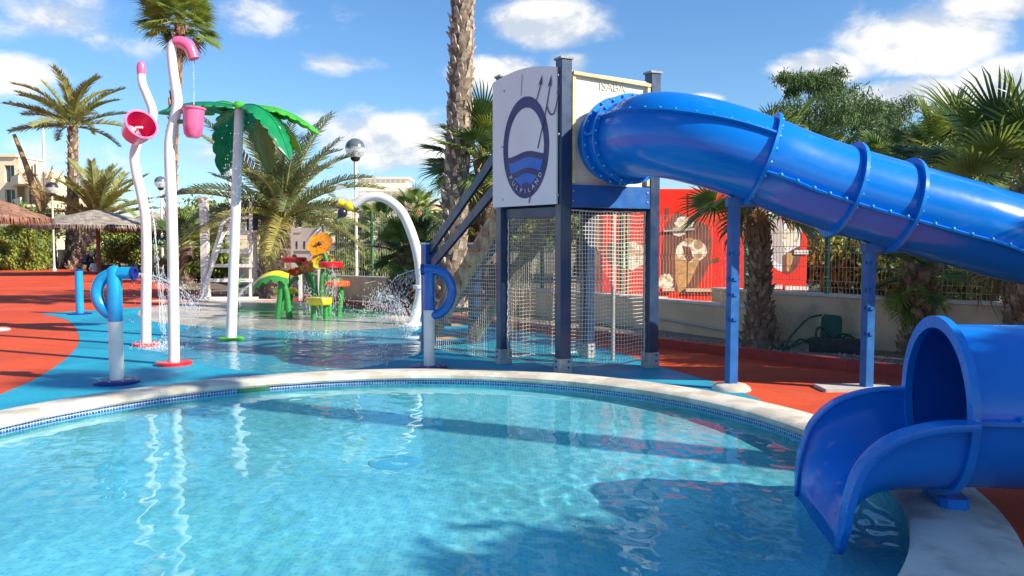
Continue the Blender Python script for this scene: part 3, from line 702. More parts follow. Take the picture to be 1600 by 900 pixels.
# ------------------------------------------------------------------ splash features
def disc(m, c, r, h, n=32): m.lathe([(.001, h), (r * .93, h), (r, h * .7), (r, 0)], c, n)
def px_path(pts, D): return [P(a, b, D) for a, b in pts]
# bucket poles
D1 = G(272, 570).y; b = G(272, 570)
t1 = thing('dumping_bucket_pole', b, 'taller wavy white pole with curved pink spout, upright pink bucket and red round base', 'water feature')
m = M(); pth = spline([b] + px_path([(271, 480), (270, 400), (268, 320), (265, 250), (266, 215), (273, 185), (277, 160), (274, 135), (270, 108), (268, 82)], D1) + [P(269, 72, D1), P(274, 66, D1)], 6); m.tube(pth, [.072 - .012 * i / len(pth) for i in range(len(pth))], 16); put('pole', m, 'white_paint', t1, True)
m = M(); m.tube(spline(px_path([(273, 66), (284, 66), (296, 74), (303, 92)], D1), 6), [.066 + .012 * math.sin(i / 18 * 3) for i in range(19)], 16); put('spout', m, 'pink', t1, True)
m = M(); disc(m, b, .235, .05); put('base_flange', m, 'red_plastic', t1, True)
def bucket(parent, c, axis, r=.155, h=.40, inner='magenta', outer='pink', bail=None):
    q = V(axis).normalized().to_track_quat('Z', 'Y').to_matrix().to_4x4(); mt = Matrix.Translation(c) @ q
    m = M(); m.lathe([(.001, -h * .5), (r * .55, -h * .48), (r * .82, -h * .38), (r * .93, -h * .1), (r, h * .42), (r * 1.12, h * .44), (r * 1.12, h * .5), (r * .98, h * .5)], n=28, mt=mt); o = put('bucket', m, outer, parent, True)
    m = M(); m.lathe([(r * .985, h * .5), (r * .95, h * .3), (r * .86, -h * .1), (r * .72, -h * .36), (.001, -h * .44)], n=28, mt=mt); put('bucket_lining', m, inner, o, True); return o, mt
bk, _ = bucket(t1, P(302, 192, D1 - .03), (.05, .02, 1), r=.135, h=.40)
m = M(); m.cyl(P(268, 190, D1), P(300, 190, D1 - .03), .03, n=12); put('axle', m, 'stem_green', t1, True)
D2 = G(228, 540).y; b = G(228, 540)
t2 = thing('dumping_bucket_pole', b, 'shorter wavy white pole with pink tip and tilted magenta bucket, behind the taller one', 'water feature')
m = M(); pth = spline([b] + px_path([(228, 480), (229, 400), (227, 340), (220, 300), (212, 265), (210, 240), (217, 220), (229, 205), (237, 190), (238, 172), (230, 150), (222, 130), (221, 114)], D2), 6); m.tube(pth, [.078 - .014 * i / len(pth) for i in range(len(pth))], 16); put('pole', m, 'white_paint', t2, True)
m = M(); a = P(221, 116, D2); m.lathe([(.066, 0), (.07, .06), (.066, .13), (.045, .18), (.001, .20)], a, 16); put('tip', m, 'pink', t2, True)
m = M(); disc(m, b, .21, .05); put('base_flange', m, 'red_plastic', t2, True)
bk, mt = bucket(t2, P(214, 203, D2 - .30), (.72, -.62, .42), r=.22, h=.36)
m = M(); m.cyl(mt @ V((0, 0, -.12)), mt @ V((0, 0, .08)), .02, n=10); m.box(mt @ V((0, 0, .08)), (.10, .04, .03)); put('clapper', m, 'white_paint', t2)
# palm shaped sprayer
D3 = G(361, 531).y; b = G(361, 531); tp = P(374, 168, D3)
t3 = thing('palm_sprayer', b, 'green artificial palm tree sprayer on a white pole with lime round base', 'water feature')
m = M(); m.cyl(b, tp, .088, .075, 18); put('pole', m, 'white_paint', t3, True)
m = M(); disc(m, b, .21, .05); put('base_flange', m, 'lime_plastic', t3, True)
def plastic_leaf(azm, L, w_, rise, drop, material, inset=0.05):
    d = V((math.cos(azm), math.sin(azm), 0)); s = V((-d.y, d.x, 0)); n = 22; g = []; 
    for i in range(n + 1):
        u = i / n; c = tp + d * (inset + L * u * (1 - .22 * u * max(0, drop))) + V((0, 0, .02 + rise * 4 * u * (1 - u) * .25 - drop * u * u))
        ww = w_ * (math.sin(math.pi * min(1, u * .9 + .08)) ** .6) * (1 if i % 3 else .78) * (1 if u < .97 else .4)
        g.append([c + s * ww * k + V((0, 0, -.30 * abs(k) ** 1.6 * ww * 1.3)) for k in (-1, -.75, -.4, -.12, 0, .12, .4, .75, 1)])
    m = M(); gridf(m, g, False); g2 = [[p - V((0, 0, .018)) for p in r_] for r_ in g]; gridf(m, g2, True)
    nn = len(g); mm = 9; o = len(m.v) - nn * mm; vs_ = m.v
    for j in (0, mm - 1):
        for i in range(nn - 1): m.f.append((i * mm + j, (i + 1) * mm + j, o + (i + 1) * mm + j, o + i * mm + j)); m.k.append(0)
    for j in range(mm - 1): m.f.append(((nn - 1) * mm + j, (nn - 1) * mm + j + 1, o + (nn - 1) * mm + j + 1, o + (nn - 1) * mm + j)); m.k.append(0)
    lf = put('leaf', m, material, t3, True)
    m = M(); m.tube([r_[4] + V((0, 0, .004)) for r_ in g], .012, 6); put('rib', m, material, lf, True)
for azm, L, w_, ri, dr, mt_ in ((14, 1.35, .27, .25, .40, 'lime_plastic'), (-28, 1.30, .27, .25, .90, 'green_plastic'), (70, .95, .27, .2, 1.0, 'green_plastic'), (128, 1.10, .27, .22, 1.05, 'green_plastic'),
                              (190, 1.25, .25, .3, .14, 'green_plastic'), (152, .85, .28, .5, .05, 'lime_plastic'), (42, 1.25, .26, .3, .7, 'lime_plastic')):  # lime where leaf tops look sunlit, plain green where shaded: light in the colour
    plastic_leaf(R(azm), L, w_, ri, dr, mt_)
m = M(); m.lathe([(.10, -.03), (.11, .03), (.07, .09), (.001, .10)], tp, 18); put('crown_hub', m, 'lime_plastic', t3, True)
# bee arch
b = G(645, 508); D4 = b.y
t4 = thing('bee_arch', b, 'white curved pipe arch ending in a yellow and black bee', 'water feature')
m = M(); pth = spline([b] + px_path([(655, 470), (658, 445), (654, 405), (645, 370), (630, 335), (612, 316), (590, 307), (570, 310), (553, 320)], D4), 6); m.tube(pth, [.105 - .02 * i / len(pth) for i in range(len(pth))], 18); put('pipe', m, 'white_paint', t4, True)
m = M(); disc(m, b, .22, .05); put('base_flange', m, 'white_paint', t4, True)
m = M(); q = P(655, 448, D4); m.lathe([(.11, -.04), (.125, -.03), (.125, .03), (.11, .04)], q, 18); put('pipe_collar', m, 'white_paint', t4, True)
bee = P(546, 322, D4)
m = M(); m.ball(bee, .11, 18, 12, sc=(1.1, 1, .9)); be = put('bee_body', m, 'yellow_plastic', t4, True)
m = M(); m.ball(bee + V((-.135, -.02, -.13)), .10, 16, 10, sc=(1, .9, 1)); m.lathe([(.05, 0), (.001, .1)], n=10, mt=Matrix.Translation(bee + V((-.18, -.02, -.19))) @ Euler((0, R(-130), 0)).to_matrix().to_4x4()); put('abdomen', m, 'black_plastic', be, True)
m = M(); m.lathe([(.04, 0), (.10, .06), (.105, .10), (.001, .04)], n=16, mt=Matrix.Translation(bee + V((-.02, 0, .0))) @ Euler((0, R(-65), 0)).to_matrix().to_4x4() @ Matrix.Diagonal((.8, .8, 2, 1))); put('petal_collar', m, 'yellow_plastic', be, True)
for s, rz_ in ((-1, -22), (1, 30)):
    m = M(); mt = Matrix.Translation(bee + V((-.02 + .08 * s, -.02 + .1 * s, .04))) @ Euler((R(90), 0, 0)).to_matrix().to_4x4() @ Matrix.Rotation(R(-rz_ if s < 0 else -50), 4, 'Z') if True else None
    mt = Matrix.Translation(bee + V((0, .06 * s, .08))) @ Matrix.Rotation(R(-35 if s < 0 else 50), 4, 'Y')
    lp = [V((.13 * math.sin(a) * (1.0), 0, .19 - .19 * math.cos(a))) for a in [2 * math.pi * i / 24 for i in range(24)]]
    m.add([mt @ (p + V((0, y, 0))) for y in (-.004, .004) for p in lp], [tuple(range(24)), tuple(range(47, 23, -1))] + [(i, (i + 1) % 24, 24 + (i + 1) % 24, 24 + i) for i in range(24)]); put('wing', m, 'wing', be)
# shooting pipes
def shooter(base, r, label, mirror, h1, h2, loop, deep, white=True):
    t_ = thing('water_shooter', base, label, 'water feature'); D = base.y
    m = M(); m.cyl(base + V((0, 0, .04)), base + V((0, 0, h1)), r, n=20); put('lower_post', m, 'white_paint', t_, True)
    m = M(); m.lathe([(r * 1.05, h1), (r * 1.05, h2 - r), (r * .9, h2 - r * .5), (r * .5, h2 - r * .1), (.001, h2)], base, 20); put('upper_post', m, deep, t_, True)
    m = M(); m.lathe([(.001, .045), (.22, .045), (.24, .03), (.24, 0)], base, 32); fl_ = put('base_flange', m, 'flange_navy', t_, True)
    for k in range(8):
        a = k * math.pi / 4; m = M(); m.lathe([(.014, .044), (.012, .058), (.0005, .06)], base + V((.18 * math.cos(a), .18 * math.sin(a), 0)), 8); put('bolt', m, 'galvanised', fl_)
    m = M(); pth = spline(px_path(loop, D - .0), 8); m.tube(pth, r * .88, 16, False); pts = pth; put('loop_pipe', m, deep, t_, True)
    m = M(); d = (pth[-1] - pth[-2]).normalized(); mt = Matrix.Translation(pth[-1]) @ d.to_track_quat('Z', 'Y').to_matrix().to_4x4()
    m.lathe([(r * .9, -.02), (r * 1.0, -.015), (r * 1.0, .02), (r * .7, .022), (r * .6, -.02), (.001, -.02)], n=18, mt=mt); put('nozzle', m, 'flange_navy', t_, True); return t_
shooter(G(183, 599), .078, 'blue water shooter on a white post, its looped pipe aimed to the right', 1, .72, 1.36, [(186, 490), (170, 489), (157, 476), (151, 457), (158, 438), (172, 429), (190, 427), (209, 427)], 'pipe_blue')
shooter(G(671, 576), .072, 'deep blue water shooter with its loop on the right, standing before the tower stairs', -1, .76, 1.30, [(668, 492), (686, 490), (700, 476), (706, 455), (700, 435), (688, 424), (672, 421), (660, 421)], 'pipe_deep_blue')
b = G(125, 491); t5 = thing('blue_bollard', b, 'short plain blue post on the blue floor, left of the water shooter', 'post')
m = M(); m.cyl(b, b + V((0, 0, 1.02)), .085, n=18); put('post', m, 'pipe_blue', t5, True); m = M(); disc(m, b, .26, .03); put('base_flange', m, 'flange_navy', t5, True)
m = M(); m.lathe([(.088, 1.0), (.09, 1.03), (.001, 1.03)], b, 18); put('cap', m, 'flange_navy', t5)
# flower garden
FG = 'spray flowers and stools on the green splash floor'
def stool(px, py, wpx, disctop, label, leg=2):
    b = G(px, py); t_ = thing('spray_stool', b, label, 'water feature', FG); r = wpx / 2 * b.y / FOC; z = P(px, disctop, b.y).z
    m = M(); m.lathe([(.001, z - .15), (r * .9, z - .15), (r, z - .12), (r, z - .03), (r * .93, z), (.001, z)], b, 26); put('seat', m, 'yellow_plastic', t_, True)
    for s in ((-.14, 0), (.14, .03)): m = M(); m.cyl(b + V((s[0] * .9, s[1], 0)), b + V((s[0] * .9, s[1], z - .14)), .055, n=12); put('leg', m, 'stem_green', t_, True)
stool(499, 499, 40, 465, 'front yellow disc stool on green legs under the orange flowers'); stool(446, 481, 36, 450, 'back yellow disc stool on green legs behind the leaf spout')
def mush(pth, D, cx, cy, wpx, hpx, label, material='red_plastic', extra=None):
    pts = px_path(pth, D); b = pts[0]; b.z = 0; t_ = thing('spray_mushroom', b, label, 'water feature', FG)
    m = M(); m.tube(spline(pts, 5), .062, 12); put('stem', m, 'stem_green', t_, True)
    c = P(cx, cy, D); r = wpx / 2 * D / FOC; h = hpx * D / FOC
    m = M(); m.lathe([(.001, -h * .5), (r * .95, -h * .5), (r, -h * .35), (r, h * .3), (r * .92, h * .5), (r * .3, h * .6), (.001, h * .62)], c, 28); put('disc', m, material, t_, True)
    m = M(); m.ball(c + V((0, 0, h * .62)), .06, 12, 6); put('knob', m, 'stem_green', t_, True)
mush([(500, 485), (492, 462), (484, 440), (474, 420), (464, 408)], 19.2, 460, 406, 38, 8, 'red disc mushroom on a leaning green stem, highest at the left of the flowers')
mush([(515, 497), (514, 470), (513, 440), (515, 418)], 17.6, 517, 413.5, 38, 9, 'red disc mushroom on a straight stem under the big orange flower')
mush([(529, 497), (531, 478), (533, 460), (531, 447)], 17.6, 527, 443, 39, 8, 'lowest red disc mushroom, right of the yellow stool', 'orange_red')
def flower(cx, cy, rpx, D, tilt, stem, label, material, centre, n=6, flat=.25):
    pts = px_path(stem, D); b = V((pts[0].x, pts[0].y, 0)); pts[0] = b; t_ = thing('spray_flower', b, label, 'water feature', FG)
    m = M(); m.tube(spline(pts, 5), .05, 12); put('stem', m, 'stem_green', t_, True)
    c = P(cx, cy, D); r = rpx * D / FOC; nd = V(tilt).normalized(); q = Matrix.Translation(c + nd * .07) @ nd.to_track_quat('Z', 'Y').to_matrix().to_4x4()
    for k in range(n):
        a = 2 * math.pi * k / n + .3; m = M(); g = []
        for i in range(7):
            u = i / 6; wd = r * .52 * math.sin(math.pi * (.12 + .8 * u)) ** .7
            g.append([q @ Matrix.Rotation(a, 4, 'Z') @ V((r * u, s * wd, flat * r * (u * u) * .6 + .05 * abs(s) * r - .03 * u)) for s in (-1, -.5, 0, .5, 1)])
        gridf(m, g, False); gridf(m, [[p - nd * .015 for p in r_] for r_ in g], True); put('petal', m, material[k % len(material)], t_, True)
    m = M(); m.lathe([(r * .16, -.01), (r * .15, .05), (r * .07, .08), (.001, .085)], n=16, mt=q); put('flower_centre', m, centre, t_, True)
flower(502, 384, 21, 17.9, (-.25, -1, .62), [(510, 492), (513, 450), (512, 415), (505, 392)], 'big orange spray flower, topmost of the flowers', ['orange_plastic'], 'black_plastic')
flower(505, 411, 18, 18.4, (.1, -.8, .7), [(503, 488), (502, 450), (504, 420)], 'orange and olive spray flower just below the biggest one', ['orange_plastic', 'olive_plastic', 'orange_plastic', 'olive_plastic', 'orange_plastic'], 'black_plastic', 5)
flower(466, 432, 16, 19.0, (-.1, -.3, 1), [(440, 490), (443, 460), (455, 440), (466, 434)], 'low orange red spray flower beside the leaf spout', ['orange_red'], 'yellow_plastic', 7, .8)
flower(484, 421, 14, 18.8, (-.1, -.7, .7), [(494, 488), (494, 455), (486, 426)], 'small orange spray flower between the red mushrooms', ['orange_red', 'orange_plastic'], 'olive_plastic', 6, .5)
# leaf spout
Dl = G(433, 497).y; b = G(433, 497); t_ = thing('leaf_spout', b, 'arched yellow leaf spout with green underside on splayed green legs', 'water feature')
cl = spline(px_path([(397, 440), (412, 428), (432, 422), (452, 427)], Dl), 5); g = []; g2 = []
for i, p in enumerate(cl):
    u = i / (len(cl) - 1); ww = .24 * math.sin(math.pi * (.08 + .84 * u)) ** .7
    g.append([p + V((0, s * ww, -.10 * abs(s) ** 1.5)) for s in (-1, -.6, -.2, .2, .6, 1)]); sc_ = .05 + .05 * abs(math.sin(u * 14))
    g2.append([p + V((0, s * ww, -.10 * abs(s) ** 1.5 - .02 - (sc_ if abs(s) > .9 else .01))) for s in (-1, -.6, -.2, .2, .6, 1)])
m = M(); gridf(m, g, False); put('leaf_top', m, 'yellow_plastic', t_, True, label='yellow upper face of the leaf')
m = M(); gridf(m, g2, True); n_ = len(m.v); m.add([r_[0] for r_ in g] + [r_[0] + V((0, -.005, -.13 - .04 * math.sin(i * 1.9))) for i, r_ in enumerate(g)], [(i, i + 1, len(g) + i + 1, len(g) + i) for i in range(len(g) - 1)]); put('leaf_underside', m, 'stem_green', t_, True)
for e in ((433, 497), (452, 490)):
    m = M(); q = P(*e, Dl); q.z = 0; m.tube([q, P((e[0] + 442) / 2 + 1, 458, Dl), P(440, 430, Dl)], .065, 12); put('leg', m, 'stem_green', t_, True)
# little green spouts and spiky post
b = G(371, 487); m = M(); m.cyl(b, b + V((0, 0, .8)), .03, n=8)
for k in range(7): a = k * .9; m.beam(b + V((0, 0, .75)), b + V((.2 * math.cos(a), .2 * math.sin(a), .75 + .16 * math.sin(k * 2))), .05, .012)
tag(put('spray_reed', m, 'stem_green'), 'small green reed sprayer beside the white pole of the palm sprayer', 'water feature')

# ------------------------------------------------------------------ water jets
def jet(pts, label, rr=.008, spread=.02, drops=120, fall=0, seed=0, thread=True):
    rn = random.Random(seed); m = M(); sp = spline(pts, 8); ln = len(sp)
    if thread: m.tube([p + V((0, 0, rn.uniform(-.004, .004))) for p in sp], [rr * rn.uniform(.6, 1.2) * (1 - .5 * i / ln) for i in range(ln)], 6)
    for k in range(0 if rr < .005 and thread else 34):     # short broken strands that follow the stream
        i0 = int(ln * (.15 + .75 * rn.random() ** .7)); u0 = i0 / ln; of = V((rn.gauss(0, 1), rn.gauss(0, 1), rn.gauss(0, 1))) * spread * (.3 + 1.6 * u0) - V((0, 0, fall * rn.random() * u0 * .5)); seg_ = [p + of * (1 + .15 * j) for j, p in enumerate(sp[i0:i0 + rn.randint(3, 6)])]
        if len(seg_) > 2 and min(p.z for p in seg_) > .01: m.tube(seg_, [rn.uniform(.002, .0045) for _ in seg_], 4)
    for k in range(drops):
        u = rn.random() ** .6; i = int(u * (ln - 1)); p = sp[i] + V((rn.gauss(0, 1), rn.gauss(0, 1), rn.gauss(0, 1))) * spread * (.25 + 2 * u) + V((0, 0, -fall * rn.random() * u)); r_ = rn.uniform(.003, .0065)
        if p.z < .01: p.z = .01
        m.add([p + V(v) * r_ for v in ((1, 0, 0), (-1, 0, 0), (0, 1, 0), (0, -1, 0), (0, 0, 3.5), (0, 0, -3.5))], [(0, 2, 4), (2, 1, 4), (1, 3, 4), (3, 0, 4), (2, 0, 5), (1, 2, 5), (3, 1, 5), (0, 3, 5)])
    o = put('water_jet', m, 'spray', None, True, kind='stuff'); return tag(o, label, 'water')
jet(px_path([(211, 427), (240, 431), (270, 443), (292, 458), (306, 480)], 9.3), 'thin jet arching right from the left water shooter', .010, .025, 260, .4, 1)
jet(px_path([(658, 421), (640, 424), (620, 433), (603, 452), (590, 475)], 10.4), 'thin jet arching left from the right water shooter', .009, .045, 420, 1.0, 2)
jet(px_path([(233, 300), (241, 350), (246, 400), (252, 470), (256, 530)], 11.6), 'broken thread of water falling behind the taller bucket pole', .006, .015, 130, .1, 3)
jet(px_path([(302, 96), (303, 130), (303, 165)], D1), 'drip falling from the pink spout into the upright bucket', .002, .004, 20, .02, 4)
jet(px_path([(398, 441), (388, 446), (378, 455), (372, 470)], Dl), 'jet pouring from the tip of the leaf spout', .010, .02, 120, .2, 5)
jet(px_path([(560, 500), (578, 470), (600, 455), (625, 470), (650, 500)], 15.6), 'fan of droplets rising under the bee arch', .0, .10, 900, .5, 6, False)
jet(px_path([(600, 455), (625, 480), (645, 525), (655, 545)], 13.5), 'slanting veil of drops falling toward the deep blue shooter', .0, .045, 420, .5, 7, False)
jet(px_path([(470, 440), (478, 455), (490, 470), (495, 490)], 17.5), 'droplets tumbling among the red mushrooms', .0, .09, 500, .4, 8, False)
jet(px_path([(520, 418), (521, 450), (522, 490)], 17.2), 'curtain of drops under the red disc mushroom', .0, .10, 400, .2, 9, False)
m = M(); rn = random.Random(5)
for cx, cy, sx, sy, n_ in ((250, 545, 40, 10, 420), (300, 460, 40, 30, 200), (500, 525, 60, 4, 160), (362, 300, 20, 90, 130), (215, 480, 10, 60, 60), (610, 485, 50, 22, 500)):
    for k in range(n_):
        p = G(cx + rn.gauss(0, sx / 2), cy + rn.gauss(0, sy / 3)) if sy <= 10 else P(cx + rn.gauss(0, sx / 2), cy + rn.gauss(0, sy / 2), 12.5 if cx < 400 else 15.5)
        if sy <= 10: p.z = abs(rn.gauss(0, .05)) + .02
        r_ = rn.uniform(.003, .006); m.add([p + V(v) * r_ for v in ((1, 0, 0), (-1, 0, 0), (0, 1, 0), (0, -1, 0), (0, 0, 2.6), (0, 0, -2.6))], [(0, 2, 4), (2, 1, 4), (1, 3, 4), (3, 0, 4), (2, 0, 5), (1, 2, 5), (3, 1, 5), (0, 3, 5)])
tag(put('water_droplets', m, 'spray', None, True, kind='stuff'), 'loose droplets splashing over the wet blue floor', 'water')

# ------------------------------------------------------------------ palms
def frond_mesh(name, L, droop, mats, seed, nl=42, ll=.48, vang=38, curl=.5, lw=.020):
    """date palm frond along +X, leaflets in a V on both sides"""
    rn = random.Random(seed); m = M(); pts = []
    for i in range(15):
        u = i / 14; a = droop * u ** 1.4; pts.append((u, a))
    p = V((0, 0, 0)); c = [p.copy()]
    for i in range(1, 15): a = -droop * (i / 14) ** 1.3; p = p + V((math.cos(a), 0, math.sin(a))) * L / 14; c.append(p.copy())
    m.tube(c, [.035 * (1 - .85 * i / 14) * max(1, L / 3) for i in range(15)], 4, False, 1)
    for i in range(nl):
        u = .12 + .88 * (i + .5) / nl; k = min(13, int(u * 14)); f = u * 14 - k; q = c[k].lerp(c[k + 1], f); tg = (c[k + 1] - c[k]).normalized(); up = V((-tg.z, 0, tg.x))
        ln = ll * L / 3 * (math.sin(math.pi * (.10 + .82 * u)) ** .6) * rn.uniform(.85, 1.1) + .04
        for s in (-1, 1):
            va = R(vang + rn.uniform(-12, 12)); fw = .55 + .5 * u + rn.uniform(-.08, .08)
            d = (V((0, s, 0)) * math.cos(va) + up * math.sin(va) + tg * fw).normalized(); wv = tg * lw * max(1, L / 3)
            mid = q + d * ln * .55; tip = q + d * ln + V((0, 0, -ln * curl * rn.uniform(.3, .8)))
            m.add([q - wv, q + wv, mid + wv, mid - wv, tip], [(0, 1, 2, 3), (3, 2, 4)], 0)
    return m.mesh(name, mats)
def fan_mesh(name, Lp, Rf, mats, seed, spread=300, nseg=36, split=.42, droopy=.25, fold=.25):
    """fan leaf: petiole along +X, then a pleated fan"""
    rn = random.Random(seed); m = M(); c = []; 
    for i in range(6): u = i / 5; c.append(V((Lp * u, 0, -.10 * Lp * u * u)))
    m.tube(c, [.022, .018, .016, .014, .012, .01], 4, False, 1); o = c[-1]
    st = R(spread) / nseg
    for i in range(nseg):
        a = -R(spread) / 2 + st * (i + .5); L = Rf * (1 - .22 * abs(a / R(180)) ** 2) * rn.uniform(.93, 1.06)
        def pt(rad, aa, z): return o + V((math.cos(aa) * rad, math.sin(aa) * rad * (1 - fold * .4), z - fold * abs(math.sin(aa)) * rad * .5 * -1))
        r1 = L * split; z1 = -.02 * L; pl = .018
        A = pt(.02, a - st / 2, 0); B = pt(.02, a + st / 2, 0); c1 = pt(r1, a - st / 2, z1 - pl); c2 = pt(r1, a + st / 2, z1 - pl); cm = pt(r1, a, z1 + pl)
        dz = -droopy * L * rn.uniform(.2, 1.0); j = rn.uniform(-.04, .04)
        m2 = pt(L * .8, a + j * .5, z1 + dz * .35); e1 = pt(L * .8, a + j * .5 - st * .16, z1 + dz * .35 - pl * .5); e2 = pt(L * .8, a + j * .5 + st * .16, z1 + dz * .35 - pl * .5); tip = pt(L, a + j, z1 + dz)
        m.add([A, B, c1, cm, c2], [(0, 2, 3), (0, 3, 1), (1, 3, 4)]); m.add([c1, cm, c2, e1, e2, tip], [(0, 3, 1), (1, 3, 4), (1, 4, 2), (3, 5, 4)])
    return m.mesh(name, mats)
def boot_mesh(name, mt_, seed, ln=.22, wd=.12, out=.09):
    m = M(); vs_ = [(-wd / 2, 0, -ln * .4), (wd / 2, 0, -ln * .4), (wd * .34, out * .8, ln * .35), (-wd * .34, out * .8, ln * .35), (-wd * .5, -.03, ln * .2), (wd * .5, -.03, ln * .2), (wd * .18, out * 1.15, ln * .6), (-wd * .18, out * 1.1, ln * .62)]
    return m.add(vs_, [(0, 1, 2, 3), (3, 2, 6, 7), (0, 3, 4), (1, 5, 2), (4, 3, 7), (5, 6, 2), (4, 7, 6, 5)]).mesh(name, mt_)
FM = {}
def fronds(kind):
    if kind in FM: return FM[kind]
    if kind == 'date': r_ = [frond_mesh('frond', 3.4, d, ['date_leaf', 'rachis'], 10 + i, 50, .56, 30, .3, .034) for i, d in enumerate((.35, .65, 1.0))] + [frond_mesh('frond', 3.4, 1.0, ['date_leaf_yellow', 'rachis'], 20, 48, .50, 30, .4, .034)]
    if kind == 'squat': r_ = [frond_mesh('frond', 3.2, d, [a, 'rachis'], 30 + i, 50, .50, 30, .7) for i, (d, a) in enumerate(((.45, 'date_leaf_dark'), (.85, 'date_leaf'), (1.2, 'date_leaf_dark'), (1.0, 'date_leaf_yellow')))]
    if kind == 'fan': r_ = [fan_mesh('fan_leaf', .95, .85, ['fan_leaf', 'rachis'], 1, 290), fan_mesh('fan_leaf', .8, .78, ['fan_leaf_light', 'rachis'], 2, 270, droopy=.35), fan_mesh('fan_leaf', .9, .80, ['fan_leaf_dark', 'rachis'], 3, 300, droopy=.3)]
    if kind == 'dead': r_ = [fan_mesh('dry_leaf', .5, .75, ['dead_leaf', 'dead_leaf'], 4, 110, 14, .3, .6, .9)]
    FM[kind] = r_; return r_
BM = {}
def boot(mt_, k):
    if (mt_, k) not in BM: BM[(mt_, k)] = boot_mesh('leaf_base', mt_, 1, .22 * k, .12 * k, .085 * k)
    return BM[(mt_, k)]
def trunk(root, b, top, r0, r1, material, flare=1.25, n=18, rough=.05, seed=0):
    m = M(); N = 26; pts = []; rs = []
    mid = b.lerp(top, .5) + V((.02 * (top - b).length * math.sin(seed), .01, 0))
    sp = spline([b, mid, top], N // 2)
    for i, p in enumerate(sp):
        u = i / (len(sp) - 1); r_ = (r0 + (r1 - r0) * u) * (1 + (flare - 1) * math.exp(-u * 14)) * (1 + rough * math.sin(i * 2.4 + seed)); rs.append(r_)
    m.tube(sp, rs, n); m.v = [tuple(V(v) + V((noise.noise(V(v) * 6), noise.noise(V(v) * 6 + V((9, 0, 0))), 0)) * rough * r0) for v in m.v]
    return put('trunk', m, material, root, True), sp, rs
def boots(root, tr, sp, rs, count, mt_, k, u0=0, u1=1, tilt=0):
    me = boot(mt_, k); base = WL[root.name]; rn = random.Random(count)
    for i in range(count):
        u = u0 + (u1 - u0) * (i + .5) / count; f = u * (len(sp) - 1); j = min(len(sp) - 2, int(f)); p = sp[j].lerp(sp[j + 1], f - j); r_ = rs[j]; a = i * 2.39996 + rn.uniform(-.15, .15)
        q = p + V((math.cos(a), math.sin(a), 0)) * r_ * .93 - base
        mt = Matrix.Translation(q) @ Matrix.Rotation(a - math.pi / 2, 4, 'Z') @ Matrix.Rotation(rn.uniform(-.15, .35) + tilt, 4, 'X') @ Matrix.Rotation(rn.uniform(-.2, .2), 4, 'Y') @ Matrix.Diagonal((*[rn.uniform(.8, 1.25)] * 3, 1))
        inst('leaf_base', me, tr, mt)
def crown(root, c, kind, n, scale, e0, e1, seed, az0=0, az1=360, name='frond', pick=None):
    rn = random.Random(seed); ms = fronds(kind); base = WL[root.name]
    for i in range(n):
        u = (i + .5) / n; e = R(e0 + (e1 - e0) * u + rn.uniform(-6, 6)); a = R(az0) + (i * 2.39996 if az1 - az0 >= 360 else R(az1 - az0) * rn.random()) + rn.uniform(-.2, .2)
        me = ms[(pick(u, rn) if pick else rn.randrange(len(ms)))]
        mt = Matrix.Translation(c - base) @ Matrix.Rotation(a, 4, 'Z') @ Matrix.Rotation(-e, 4, 'Y') @ Matrix.Translation((.06, 0, 0)) @ Matrix.Rotation(rn.uniform(-.5, .5), 4, 'X') @ Matrix.Diagonal((*[scale * rn.uniform(.86, 1.1)] * 3, 1))
        inst(name, me, root, mt)
PG = None
def palm(name, b, top, r0, r1, tm, label, kind, n, scale, e0, e1, seed, boot_n=0, boot_m='boot_grey', boot_k=1, skirt=0, flare=1.25, pick=None, group=None, u0=0, rough=.05, tilt=0):
    t_ = thing(name, V((b.x, b.y, 0)), label, 'palm tree', group); tr, sp, rs = trunk(t_, b, top, r0, r1, tm, flare, seed=seed, rough=rough)
    if boot_n: boots(t_, tr, sp, rs, boot_n, boot_m, boot_k, u0=u0, tilt=tilt)
    if n: crown(t_, top, kind, n, scale, e0, e1, seed, pick=pick, name='frond' if kind in ('date', 'squat') else 'fan_leaf')
    if skirt: crown(t_, top - V((0, 0, .15)), 'dead', skirt, scale * 1.05, -50, -82, seed + 1, name='dry_leaf')
    return t_
# tall date palm at the left
b = G(112, 419, 0); D = b.y; t_ = palm('date_palm', b, P(114, 198, D), .43, .29, 'trunk_brown', 'tallest date palm at the left, arching crown over the straw parasols', 'date', 26, 1.16, 88, -2, 3, 110, 'boot_grey', 1.5, pick=lambda u, rn: rn.choice((0, 1, 1, 3)))
b = G(140, 419, 0); D = b.y - 2; b.y = D; t_ = palm('date_palm', b, P(152, 346, D), .44, .40, 'trunk_brown', 'short bushy date palm with upright fronds right of the tallest one', 'date', 30, 1.2, 88, 22, 8, 70, 'boot_grey', 1.6, pick=lambda u, rn: rn.choice((0, 0, 1, 3)))
# dry palm
D = 54; b = P(76, 419, D); b.z = 0; t_ = thing('dried_palm', b, 'dying palm with few orange brown fronds before the balcony building', 'palm tree')
tr, sp, rs = trunk(t_, b, P(70, 335, D), .55, .42, 'trunk_brown', seed=2)
FM['dry'] = [frond_mesh('frond', 3.0, .3, ['dead_leaf', 'rachis_orange'], 77, 30, .42, 20, .6, .03)]; crown(t_, P(70, 330, D), 'dry', 7, .95, 88, 62, 5, name='frond')
m = M(); m.tube(spline(px_path([(66, 330), (52, 290), (38, 250), (22, 210)], D), 5), [.30 - .012 * i for i in range(16)], 5); put('bare_frond', m, 'dead_leaf', t_)
m = M(); m.tube(spline(px_path([(68, 335), (64, 300), (60, 285), (52, 272)], D), 5), .06, 5); put('bare_frond', m, 'dead_leaf', t_)
